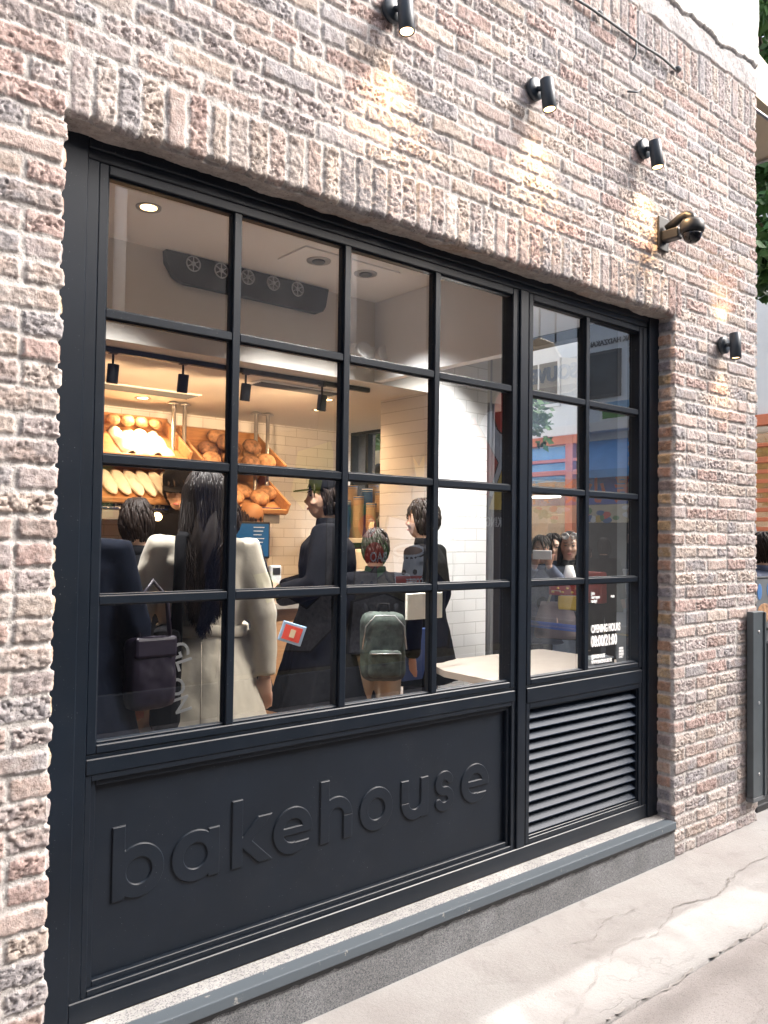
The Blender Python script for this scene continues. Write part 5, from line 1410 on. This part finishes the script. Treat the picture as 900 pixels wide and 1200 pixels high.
cm = Matrix.Translation((2.27, 3.42, 1.13)) @ Matrix.Rotation(R(-25), 4, 'Z') @ Matrix.Rotation(R(18), 4, 'Y')
m = MB(); m.box((-.06, -.005, -.05), (.06, .005, .05), .004, cm); m.build('card', pm('pale_blue_plastic', (.28, .42, .60), rough=.5), t)
m = MB(); m.box((-.045, -.007, -.036), (.045, -.0055, .036), 0, cm); m.build('picture', 'redp', t)
m = MB(); m.box((-.012, -.009, -.02), (.014, -.0075, .02), 0, cm); m.build('figure_print', 'cream', t)
m = MB(); m.box((2.92, 3.30, 1.17), (3.18, 3.32, 1.31), .003, None); tag(m.build('paper_sheet', 'paper'), 'folded white order sheet held up beside the tiled column', 'paper')

# ------------------------------------------------------------------ building across the alley, with the painted wall
YM = -1.75
ob = thing('opposite_building', 'building across the alley with a cartoon mural on its lower wall', 'building', (3.0, -3.5, 0))
b = MB(); b.box((-12, -7.0, 0), (7.45, YM, 4.6), .02); b.build('wall', pm('weathered_grey_render', (.26, .25, .24), rough=.9, var=.3, vscale=1.3, bump=.4), ob)
b = MB(); b.box((-12, -7.0, 4.602), (7.55, YM + .12, 4.75), .01); b.box((-12, -7.0, 4.752), (1.0, YM - .15, 9.5), .02); b.build('cornice_and_shade_block', 'palewall', ob)  # cornice, plus an unseen tall block added to shade the brick wall's left
b = MB()
for x in (2.6, 5.0): b.cyl((x, YM + .07, 3.3), (x, YM + .07, 4.59), .05, n=14)
b.build('drain_pipe', 'whitew', ob)
b = MB(); b.box((-4, YM + .002, 0), (7.44, YM + .05, .30), .006); b.build('plinth', 'greyd', ob)
mural_mats = [pm('mural_olive_ground', (.125, .115, .075), rough=.85, var=.25, vscale=30), pm('mural_navy', (.014, .024, .06), rough=.8, var=.2), pm('mural_green', (.10, .26, .10), rough=.8, var=.2),
              pm('mural_yellow_green', (.33, .37, .06), rough=.8, var=.2), pm('mural_red', (.50, .05, .04), rough=.8, var=.2), pm('mural_black_line', (.012, .012, .015), rough=.8),
              pm('mural_pale_blue', (.55, .62, .70), rough=.8, var=.2), pm('mural_yellow', (.66, .48, .07), rough=.8, var=.15), pm('mural_grey', (.13, .13, .14), rough=.8, var=.35, vscale=25), pm('mural_brown', (.22, .12, .06), rough=.8)]
mu = MB(); LV = [0]
def shape(poly, mi, outline=True, lv=None):
    LV[0] += 1; d = .004 + .0012 * LV[0]
    cx_ = sum(p[0] for p in poly) / len(poly); cz_ = sum(p[1] for p in poly) / len(poly)
    if outline:
        mu.mi = 5; big = []
        n = len(poly); area = sum(poly[i][0] * poly[(i + 1) % n][1] - poly[(i + 1) % n][0] * poly[i][1] for i in range(n))
        sg = 1 if area > 0 else -1
        for i in range(n):
            a, b_, c = Vector(poly[i - 1]), Vector(poly[i]), Vector(poly[(i + 1) % n])
            e1 = (b_ - a).normalized(); e2 = (c - b_).normalized(); nn = Vector((e1.y + e2.y, -(e1.x + e2.x)))
            if nn.length < .1: nn = Vector((e1.y, -e1.x))
            nn.normalize(); big.append(tuple(b_ + nn * .020 * sg))
        mu.prism(big, d, Matrix.Translation((0, YM + .0, 0)))
        d += .0006
    mu.mi = mi; mu.prism(poly, d, Matrix.Translation((0, YM + .0, 0)))
def circ(cx_, cz_, rx, rz=None, n=20, a0=0, a1=360):
    rz = rz or rx
    return [(cx_ + rx * math.cos(R(a0 + (a1 - a0) * i / n)), cz_ + rz * math.sin(R(a0 + (a1 - a0) * i / n))) for i in range(n if a1 - a0 == 360 else n + 1)]
shape([(1.6, .30), (7.42, .30), (7.42, 3.42), (1.6, 3.42)], 0, False)
shape([(1.62, .32), (3.52, .32), (3.72, 1.4), (3.62, 3.40), (1.62, 3.40)], 1, False)
shape([(1.7, .32), (3.3, .32), (3.45, 1.2), (3.3, 2.2), (1.7, 2.3)], 5)
shape([(2.3, 1.7), (2.62, 1.75), (2.6, 2.2), (2.3, 2.3)], 2)
shape([(3.6, .35), (4.9, .35), (5.2, 1.2), (4.9, 2.3), (4.3, 2.45), (3.8, 1.9)], 1)
shape([(4.35, 2.0), (4.42, 2.42), (4.8, 2.55), (4.93, 2.25), (4.72, 2.2), (4.66, 1.95), (4.56, 2.12), (4.50, 1.86)], 3)
shape([(4.78, 1.05), (4.91, 1.05), (4.91, 2.2), (4.78, 2.2)], 8)
shape([(3.9, .95), (4.2, 1.1), (4.55, .9), (4.9, 1.15), (4.98, .8), (4.6, .5), (4.1, .55)], 8)
shape([(3.95, 1.25), (4.15, 1.28), (4.3, 1.05), (4.1, .98)], 3)
shape(circ(5.36, 1.42, .22, .24), 2); shape([(5.12, 1.5), (5.5, 1.55), (5.32, 2.0), (5.02, 1.95)], 2); shape([(5.02, 1.92), (5.35, 1.98), (5.22, 2.2), (5.0, 2.15)], 0)
shape(circ(5.38, 1.42, .13, .14), 4, False); shape(circ(5.28, 1.72, .12, .12), 4, False)
shape([(5.12, 1.04), (5.14, 1.32), (5.2, 1.24), (5.34, 1.24), (5.40, 1.32), (5.42, 1.04)], 8)
shape(circ(5.22, 1.14, .02), 1, False); shape(circ(5.34, 1.14, .02), 1, False)
shape(circ(5.64, 1.28, .10, .14), 0); shape(circ(5.64, 1.28, .055, .09), 5, False)
shape([(5.66, 1.08), (6.02, 1.08), (6.08, 1.46), (5.62, 1.46)], 6); shape(circ(5.85, 1.47, .235, .07), 6); shape(circ(5.85, 1.47, .19, .045), 9, False)
shape([(5.67, 1.09), (6.015, 1.09), (6.03, 1.20), (5.66, 1.20)], 4, False)
shape(circ(5.77, 1.24, .03), 5, False); shape(circ(5.93, 1.24, .03), 5, False)
shape([(5.52, 1.62), (5.86, 1.58), (5.92, 1.76), (5.56, 1.82)], 6)
shape([(5.94, 2.22), (6.12, 2.22), (6.18, 2.48), (6.09, 2.38), (6.03, 2.5), (5.97, 2.38), (5.88, 2.48)], 7); shape(circ(6.03, 2.08, .13, .15), 9)
shape([(5.98, 1.65), (6.26, 1.62), (6.26, 2.0), (5.98, 2.0)], 0); shape([(6.04, 1.70), (6.2, 1.68), (6.2, 1.93), (6.04, 1.93)], 8)
shape([(6.1, 2.6), (6.32, 2.55), (6.26, 3.0), (6.05, 3.02)], 4); shape([(5.05, .45), (5.7, .42), (6.1, .8), (5.5, 1.02), (5.1, .95)], 8); shape([(5.75, .42), (6.4, .42), (6.5, 1.0), (6.15, 1.3), (5.9, .95)], 1)
shape([(6.45, .4), (7.38, .4), (7.38, 1.9), (6.6, 2.0)], 1); shape(circ(7.1, 2.6, .26, .5), 6); shape([(6.5, 2.1), (7.0, 2.0), (7.2, 2.5), (6.8, 3.0)], 4); shape([(7.05, 1.95), (7.36, 1.95), (7.36, 2.6)], 7); shape(circ(7.3, 3.1, .17, .25), 4)
shape([(3.75, 2.55), (4.6, 2.65), (4.7, 3.25), (3.8, 3.3)], 8)
mu.build('mural', mural_mats, ob)
text_obj('mural_lettering', [('MY NO', .15, face_pos_y(6.02, YM + .08, 1.30), .8, .004, .001, 'LEFT'), ('COFFEE', .09, face_pos_y(6.01, YM + .08, 1.11), .8, .002, .001, 'LEFT'),
    ('BAO', .14, face_pos_y(5.50, YM + .08, 1.36), .8, .002, .001, 'LEFT'), ('$', .2, face_pos_y(5.33, YM + .08, 1.66), .9, .003, .001, 'LEFT'), ('BAKING SODA', .16, face_pos_y(7.38, YM + .08, 1.75), .7, .003, .001, 'LEFT')], mural_mats[6], ob)
# keep the lettering just proud of the paint
for o in bpy.data.objects:
    if o.name.startswith('mural_lettering'): o.location.y -= .0

# hanging souvenir sign on the corner of that building
t = thing('souvenir_sign', 'pale wooden hanging sign with blue SOUVENIR letters', 'sign', (8.0, -1.6, 3.4))
yz = [(1.05, 3.58), (1.12, 3.44), (1.30, 3.38), (2.45, 3.38), (2.52, 3.55), (2.45, 3.75), (2.1, 3.85), (1.95, 4.05), (1.75, 4.12), (1.55, 4.02), (1.42, 3.82), (1.16, 3.76)]
MX = Matrix(((0, 1, 0, 0), (-1, 0, 0, 0), (0, 0, 1, 0), (0, 0, 0, 1)))      # prism x -> -y, thickness -> +x
m = MB(); m.prism(yz, .05, Matrix.Translation((7.98, 0, 0)) @ MX); m.build('board', 'signwood', t)
m = MB(); m.prism([(1.14, 3.43), (1.30, 3.385), (2.44, 3.385), (2.49, 3.47), (1.2, 3.47)], .004, Matrix.Translation((7.975, 0, 0)) @ MX); m.build('stripe', 'signstripe', t)
text_obj('lettering', [('SOUVENIR', .245, face_neg_x(7.955, -1.13, 3.54), .95, .006, .018, 'LEFT')], 'bluel', t)
m = MB(); m.cyl((8.0, -1.75, 4.1), (8.0, -1.75, 4.6), .012, n=8); m.cyl((8.0, -1.5, 4.0), (8.0, -1.5, 4.6), .012, n=8); m.box((7.98, -1.9, 4.58), (8.02, -1.35, 4.62), .003); m.cyl((7.5, -1.85, 4.6), (8.02, -1.85, 4.6), .016, n=8); m.build('bracket', 'greyd', t)

# ------------------------------------------------------------------ far side of the cross street
XF = 16.3
fb = thing('orange_shop_building', 'pale building across the street with an orange framed glazed shopfront', 'building', (XF + 3, 11.5, 0))
b = MB(); b.box((XF, 6.2, 4.15), (XF + 6, 60, 9.2), .02); b.box((XF + 3, 6.2, -.12), (XF + 6, 60, 4.15)); b.build('wall', 'palewall', fb)
b = MB(); b.box((XF + 2.4, 6.3, -.12), (XF + 2.5, 40, 4.1)); b.build('shop_interior', 'shopint', fb)
b = MB()
for z0, z1 in ((3.93, 4.15), (3.50, 3.58), (3.18, 3.30)): b.box((XF - .10, 6.2, z0), (XF + .05, 26, z1), .01)
for y in (6.2, 7.0, 9.6, 12.35, 15.1, 18, 21, 24): b.box((XF - .12, y, -.1), (XF + .06, y + .22, 4.14), .01)
for k in range(14): b.box((XF - .09, 7.2, .5 + k * .19), (XF - .03, 8.3, .58 + k * .19), .004)
b.build('orange_frame', 'orange', fb)
b = MB(); b.box((XF + .1, 8.4, 3.10), (XF + .9, 26, 3.92), .03); b.build('inner_blind', 'blueawn', fb)
b = MB(); b.box((XF + .02, 6.4, .0), (XF + .03, 25.9, 3.92)); b.build('glazing', 'clear', fb)
for k in range(7):
    b = MB(); b.box((XF + 1.2, 8.6 + k * 1.3, 2.72), (XF + 1.3, 9.5 + k * 1.3, 2.78), .01); b.build('lamp_tube', 'lit', fb)
for k in range(9):
    b = MB(); b.box((XF + 1.6, 7.6 + k * 1.2, .0), (XF + 2.2, 8.5 + k * 1.2, 1.5 + .4 * (k % 3)), .02); b.build('display_shelf', 'wood', fb)
for fl in range(2):
    for k in range(10):
        y = 8.4 + k * 2.2; z = 4.9 + fl * 2.1
        w = MB(); w.box((XF - .05, y, z), (XF + .05, y + 1.35, z + 1.2), .01); wo_ = w.build('window', 'whitew', fb)
        w = MB(); w.box((XF - .06, y + .08, z + .08), (XF - .052, y + .64, z + 1.12)); w.box((XF - .06, y + .70, z + .08), (XF - .052, y + 1.27, z + 1.12)); w.build('pane', 'winglass', wo_)

gb = thing('grey_shop_building', 'blue grey building across the street with a blue awning and red lettered shop sign', 'building', (XF + 3, -4, 0))
b = MB(); b.box((XF, -26, 3.95), (XF + 6, 4.6, 9.8), .02); b.box((XF + 2.4, -26, -.12), (XF + 6, 4.6, 3.95)); b.build('wall', 'greywall', gb)
b = MB(); b.box((XF - .35, -26, 4.12), (XF, 4.6, 4.34), .02); b.build('ledge', 'palewall', gb)
b = MB(); b.prism([(XF - 1.1, 3.15), (XF - .02, 3.95), (XF - .02, 3.90), (XF - 1.07, 3.11)], 18.0, Matrix.Translation((0, -16, 0))); b.box((XF - 1.12, -16, 2.98), (XF - 1.09, 2.0, 3.16), .004); b.build('awning', 'blueawn', gb)
b = MB(); b.box((XF - .6, -14, 2.42), (XF - .5, 1.5, 3.12), .01); sg_ = b.build('shop_sign', 'bluesign', gb)
text_obj('sign_lettering', [('牛雜 魚蛋 小食 專門店', .62, face_neg_x(XF - .62, -3.3, 2.52), 1, .012, .006, 'LEFT')], 'redp', sg_)
b = MB(); b.box((XF - .62, -14, 3.06), (XF - .605, 1.5, 3.115)); b.build('sign_border', 'redp', sg_)
b = MB(); b.box((XF - .58, -14, 2.0), (XF - .5, 1.5, 2.41), .01); fo = b.build('menu_strip', 'cream', gb)
rf = random.Random(4)
for ci_, mt in enumerate(('redp', 'yellow', 'white', 'green', 'bluecup')):
    b = MB()
    for k in range(26): b.ell((XF - .585, -14 + 15.4 * rf.random(), 2.06 + .30 * rf.random()), (.004, .09 + .06 * rf.random(), .05 + .04 * rf.random()), 10)
    b.build('food_picture', mt, fo)
b = MB(); b.box((XF + 1.9, -26, -.1), (XF + 2.0, 4.5, 3.9)); b.build('shop_interior', 'greyd', gb)
b = MB(); b.box((XF - .3, -14, -.12), (XF + .2, -1.0, .95), .02); b.build('stall_counter', 'steel', gb)
for k in range(4):
    b = MB(); b.box((XF - .06, -8.0 + k * 3.0, 4.95), (XF + .02, -6.2 + k * 3.0, 6.05), .01); w = b.build('window', 'greyd', gb)
    b = MB(); b.box((XF - .07, -7.93 + k * 3.0, 5.02), (XF - .062, -6.27 + k * 3.0, 5.98)); b.build('pane', 'winglass', w)
text_obj('wall_lettering', [('NADAK NAMAK HADZAKAI', .17, face_neg_x(XF - .02, -4.9, 6.2), 1, .004, .006, 'LEFT')], 'greyd', gb)
b = MB(); b.box((XF - .06, -6.75, 4.4), (XF - .01, -5.6, 4.86), .005); pb = b.build('picture_panel', 'white', gb)
b = MB(); b.box((XF - .07, -6.68, 4.44), (XF - .062, -5.9, 4.62)); b.build('meadow_print', 'green', pb)
b = MB(); b.box((XF - .07, -6.68, 4.622), (XF - .062, -5.9, 4.82)); b.build('sky_print', pm('print_blue', (.2, .4, .6)), pb)
b = MB(); b.tube([(XF - .05, -7.2, 5.2), (XF - .35, -7.2, 5.45), (XF - .55, -7.2, 5.35), (XF - .6, -7.2, 5.05)], .03, 8); b.lathe([(.02, .1), (.16, 0), (.14, 0)], (XF - .6, -7.2, 4.98), 16); b.build('swan_neck_lamp', 'greyd', gb)
# pale blocks further along, both sides of the street
for (a, c, lb) in (((XF, -60, -.12), (XF + 8, -26.2, 14), 'tall pale block far down the street on the left'), ((XF, 60.2, -.12), (XF + 8, 86, 13), 'tall pale block far up the street'), ((4.9 - 9, 9.2, 0), (4.7, 60, 10), 'pale block behind the bakery')):
    t = thing('pale_building', lb, 'building', ((a[0] + c[0]) / 2, (a[1] + c[1]) / 2, 0))
    b = MB(); b.box(a, c, .05); b.build('wall', 'palewall', t)

# canopy over the side door of the bakery, seen past the corner
t = thing('canopy', 'cream canvas canopy projecting from the side of the brick building, high up', 'canopy', (5.3, 3.2, 4.5))
m = MB(); m.prism([(4.74, 4.86), (5.95, 4.60), (5.95, 4.42), (4.74, 4.50)], 1.5, Matrix.Translation((0, 2.50, 0))); m.build('canvas', 'creama', t)
m = MB(); m.cyl((4.74, 2.52, 4.40), (5.93, 2.52, 4.40), .012, n=8); m.cyl((5.93, 2.52, 4.40), (5.93, 3.98, 4.40), .012, n=8); m.build('frame', 'steel', t)

# ------------------------------------------------------------------ trees
def tree(label, base, top, crowns, nleaf, ls, seed, trunk=.09, group=None):
    rt_ = random.Random(seed); t = thing('street_tree', label, 'tree', base, group)
    m = MB(); B, T = Vector(base), Vector(top)
    pts = [B, B.lerp(T, .35) + Vector((.06, -.04, 0)), B.lerp(T, .7) + Vector((-.05, .05, 0)), T]
    m.tube(pts, [trunk * 1.25, trunk, trunk * .8, trunk * .55], 12)
    for c in crowns:
        C = Vector(c[:3]); m.tube([T.lerp(B, .12), T.lerp(C, .5) + Vector((rt_.uniform(-.1, .1), rt_.uniform(-.1, .1), .05)), C], [trunk * .5, trunk * .3, trunk * .1], 8)
        for k in range(7):
            d = Vector((rt_.uniform(-1, 1), rt_.uniform(-1, 1), rt_.uniform(-.6, 1))).normalized() * c[3] * .85
            m.tube([C, C + d * .5 + Vector((0, 0, .03)), C + d], [trunk * .14, trunk * .08, .004], 5)
    m.build('trunk', 'bark', t)
    verts, faces = [], []
    for c in crowns:
        C = Vector(c[:3]); r = c[3]; ncl = int(20 + 26 * r)
        cl = []
        for k in range(ncl):
            d = Vector((rt_.gauss(0, 1), rt_.gauss(0, 1), rt_.gauss(0, .8))).normalized() * r * rt_.uniform(.35, 1.05); cl.append((C + d, rt_.uniform(.10, .24) * max(.6, r)))
        for k in range(int(nleaf * r * r)):
            p0, cr = rt_.choice(cl); p = p0 + Vector((rt_.gauss(0, 1), rt_.gauss(0, 1), rt_.gauss(0, .7))) * cr * .55
            a = Vector((rt_.uniform(-1, 1), rt_.uniform(-1, 1), rt_.uniform(-.8, .5))).normalized(); b_ = a.cross(Vector((rt_.uniform(-1, 1), rt_.uniform(-1, 1), rt_.uniform(-.2, 1)))).normalized()
            L_ = ls * rt_.uniform(.7, 1.3); w_ = L_ * .28; i = len(verts)
            verts += [p, p + a * L_ * .45 + b_ * w_, p + a * L_, p + a * L_ * .45 - b_ * w_]; faces.append((i, i + 1, i + 2, i + 3))
    me = bpy.data.meshes.new('crown'); me.from_pydata([tuple(q) for q in verts], [], faces); me.update()
    link_mesh('crown', me, 'leaf', t)
tree('leafy green tree past the right end of the brick wall', (9.6, 3.7, -.12), (9.5, 3.9, 4.2), [(9.3, 4.3, 5.0, .9), (9.6, 4.7, 6.3, 1.2), (9.2, 3.9, 7.4, 1.1), (9.9, 4.9, 8.4, 1.2), (9.5, 4.5, 9.6, 1.2)], 2300, .16, 3, .16)
tree('slender young tree outside the side window opening', (6.75, 5.9, 0), (6.62, 5.75, 2.5), [(6.50, 5.52, 2.80, .26), (6.62, 5.75, 2.98, .24)], 5200, .085, 8, .035)
tree('bushy green tree up the side street behind the beige boards', (9.5, 11.0, -.12), (9.4, 10.8, 2.4), [(8.8, 10.2, 3.1, .9), (9.6, 11.4, 3.6, 1.2), (8.6, 9.4, 3.7, .8)], 1500, .16, 12, .12)
t = thing('sign_boards', 'beige boards with round black emblems beside the street tree', 'boards', (6.8, 8.4, 0))
for k, y in enumerate((7.35, 7.95, 8.55)):
    m = MB(); m.box((6.75, y, .9), (6.80, y + .55, 2.78 - .05 * k), .008); bo = m.build('board', 'cream', t)
    m = MB(); m.lathe([(.11, -.004), (.11, .004), (.08, .004), (.08, -.004)], (0, 0, 0), 20, Matrix.Translation((6.742, y + .27, 2.45)) @ Matrix.Rotation(PI / 2, 4, 'Y')); m.build('emblem', 'blackm', bo)
m = MB(); m.box((6.74, 7.3, 0), (6.82, 7.36, .9), .004); m.box((6.74, 9.05, 0), (6.82, 9.11, .9), .004); m.box((6.74, 7.3, .84), (6.82, 9.1, .899), .004); m.build('frame', 'greyd', t)

# ------------------------------------------------------------------ queue outside on the side pavement
pt, hm3, hc3, s3 = person('person in a navy jacket holding up a phone with both hands outside the side window', (5.38, 4.42, 0), toward(-.75, -.66), 1.62, 'navyb', 'blackc', 'short', hem=.8, loose=1.08,
    arms={'L': ((.22, .12, 1.24), (.06, .24, 1.46), (-.2, .05, 1)), 'R': ((.22, .12, 1.24), (.06, .24, 1.46), (-.2, .05, 1))}, wr=(.012, 6))
m = MB(); fwd = Vector((-.75, -.66, 0)).normalized(); side = Vector((.66, -.75, 0))
c0 = Vector((5.38, 4.42, 1.485)) + fwd * .27
mm = Matrix.Translation(c0) @ Matrix.Rotation(toward(-.75, -.66), 4, 'Z')
m.box((-.075, -.004, -.036), (.075, .006, .036), .003, mm); tag(m.build('phone', 'white'), 'white phone held sideways in both hands outside', 'phone')
gt, hm4, hc4, s4 = person('young woman with white sunglasses on her head outside the side window', (5.52, 4.24, 0), toward(-.78, -.62), 1.66, 'blackc', 'denim', 'long', hem=.82, loose=1.1, wr=(.012, 6),
    arms={'L': ((.22, .08, 1.12), (.10, .26, 1.02), (-.3, 1, 0)), 'R': ((.22, .08, 1.12), (.12, .26, 1.0), (-.3, 1, 0))})
m = MB()
for q in (-1, 1): m.lathe([(.030, -.004), (.033, 0), (.030, .004), (.021, .004), (.021, -.004)], (0, 0, 0), 18, hm4 @ Matrix.Translation(hc4 + Vector((q * .036, .080, .085))) @ Matrix.Rotation(R(60), 4, 'X'))
m.build('sunglasses', 'white', gt, loc=gt)
m = MB(); m.tube([(0, .10, 1.40), (0, .135, 1.30), (0, .14, 1.12)], [.03, .055, .06], 12, flat=.4); m.build('jumper', 'white', gt, loc=gt)
person('person in dark clothes standing between and behind the phone holder and the young woman', (5.78, 4.62, 0), toward(-.75, -.66), 1.64, 'navy', 'blackc', 'short', hem=.8)
person('person in black partly hidden at the left of the outdoor queue', (5.20, 4.66, 0), toward(-.2, -1), 1.60, 'blackc', 'blackc', 'short', hem=.7)
t = thing('canvas_bag', 'taupe canvas bag with cream handles hanging in front of the queueing woman', 'bag', (5.22, 4.10, .75))
bm_ = Matrix.Translation((5.20, 4.12, 1.04)) @ Matrix.Rotation(toward(-.78, -.62), 4, 'Z')
m = MB(); m.loft([[bm_ @ Vector((w_ * cx_, d_ * cy_, z)) for (cx_, cy_) in ((-1, -1), (-.5, -1.3), (.5, -1.3), (1, -1), (1, 1), (.5, 1.2), (-.5, 1.2), (-1, 1))] for (z, w_, d_) in ((-.20, .15, .05), (-.17, .165, .06), (-.05, .155, .05), (.06, .12, .03), (.08, .115, .02))]); m.build('bag', 'brownbag', t)
for q in (-.04, .04):
    m = MB(); m.tube([bm_ @ Vector((-.06, q * .5, .07)), bm_ @ Vector((-.03, q, .17)), bm_ @ Vector((.03, q, .17)), bm_ @ Vector((.06, q * .5, .07))], .009, 6); m.build('handle', 'cream', t)
t = thing('red_bag', 'red and gold patterned pouch held at the waist of the queueing woman', 'pouch', (5.30, 4.08, 1.1))
bm_ = Matrix.Translation((5.26, 4.02, 1.22)) @ Matrix.Rotation(toward(-.78, -.62), 4, 'Z')
m = MB(); m.box((-.19, -.02, -.045), (.17, .03, .055), .012, bm_); m.build('pouch', 'red', t)
m = MB()
for k in range(9): m.ell(bm_ @ Vector((-.15 + k * .036, .032, -.02 + .03 * (k % 2))), (.012, .012, .008), 8)
m.build('gold_pattern', 'yellow', t)
m = MB(); m.box((-.08, -.02, -.16), (.10, .03, -.05), .01, bm_); m.build('purse', 'yellow', t)
t = thing('queue_barrier', 'black barrier posts joined by a blue belt beside the outdoor queue', 'queue barrier', (5.05, 4.1, 0))
for (x, y) in ((5.05, 3.45), (5.02, 4.55)):
    m = MB(); m.lathe([(.16, 0), (.16, .015), (.05, .03), (.028, .04), (.028, .96), (.034, .97), (.034, 1.02), (.01, 1.03)], (x, y, 0), 22); m.build('post', 'blackm', t)
m = MB(); m.box((5.03, 3.49, .925), (5.035, 4.51, .975), .001); m.build('belt', 'bluebelt', t)
# far crowd, seen reflected in the narrow window
crowd = [((10.0, -2.2, -.12), 1.74, 'blackc', 'tall person in black seen from behind across the street', (1, -.3)), ((10.3, -2.75, -.12), 1.62, 'navy', 'shorter person in navy standing left of the tall one across the street', (1, .2)), ((10.2, -1.65, -.12), 1.66, 'blackc', 'second person in black, standing right of the tall one across the street', (.8, .6)), ((11.6, -3.3, -.12), 1.68, 'navyb', 'person in blue grey nearest the food stall across the street', (1, -.1))]
for (l, H_, c_, lb, f_) in crowd: person(lb, l, toward(*f_), H_, c_, 'blackc', 'short', hem=.7, loose=1.12, face=False, group='people across the street')
t = thing('red_backpack', 'square red backpack on the tall person across the street', 'backpack', (9.8, -2.15, .8))
m = MB(); m.box((9.70, -2.38, .72), (9.84, -2.02, 1.16), .03); m.build('bag', 'redp', t)
m = MB(); m.box((9.66, -2.32, .76), (9.702, -2.08, .95), .015); m.build('pocket', 'redp', t)

# menu stand and passer-by at the right edge
t = thing('menu_stand', 'black menu stand with framed picture poster past the right end of the wall', 'menu stand', (5.02, 2.40, 0))
m = MB(); m.box((4.86, 2.36, .0), (5.30, 2.70, .045), .01); m.box((4.88, 2.44, .045), (5.26, 2.66, .98), .008); m.build('cabinet', 'blackm', t)
m = MB(); m.box((4.89, 2.40, 1.0), (5.30, 2.425, 1.07), .003); m.build('shelf', 'steel', t)
m = MB(); m.box((4.87, 2.38, 1.07), (5.30, 2.41, 1.40), .006); fr_ = m.build('frame', 'blackm', t)
m = MB(); m.box((4.888, 2.376, 1.09), (5.28, 2.379, 1.385)); m.build('poster', 'greyd', fr_)
m = MB(); m.ell((4.99, 2.3755, 1.18), (.09, .0008, .06), 16); m.ell((5.18, 2.3755, 1.20), (.07, .0008, .05), 16); m.build('bread_picture', 'crust', fr_)
m = MB(); m.ell((4.93, 2.3748, 1.31), (.03, .0008, .05), 14); m.ell((5.05, 2.3748, 1.32), (.03, .0008, .045), 14); m.build('blue_picture', 'bluecup', fr_)
person('passer-by in a navy coat behind the menu stand at the right edge', (6.02, 2.86, 0), toward(.3, 1), 1.66, 'navyb', 'blackc', 'short', hem=.6, loose=1.1)
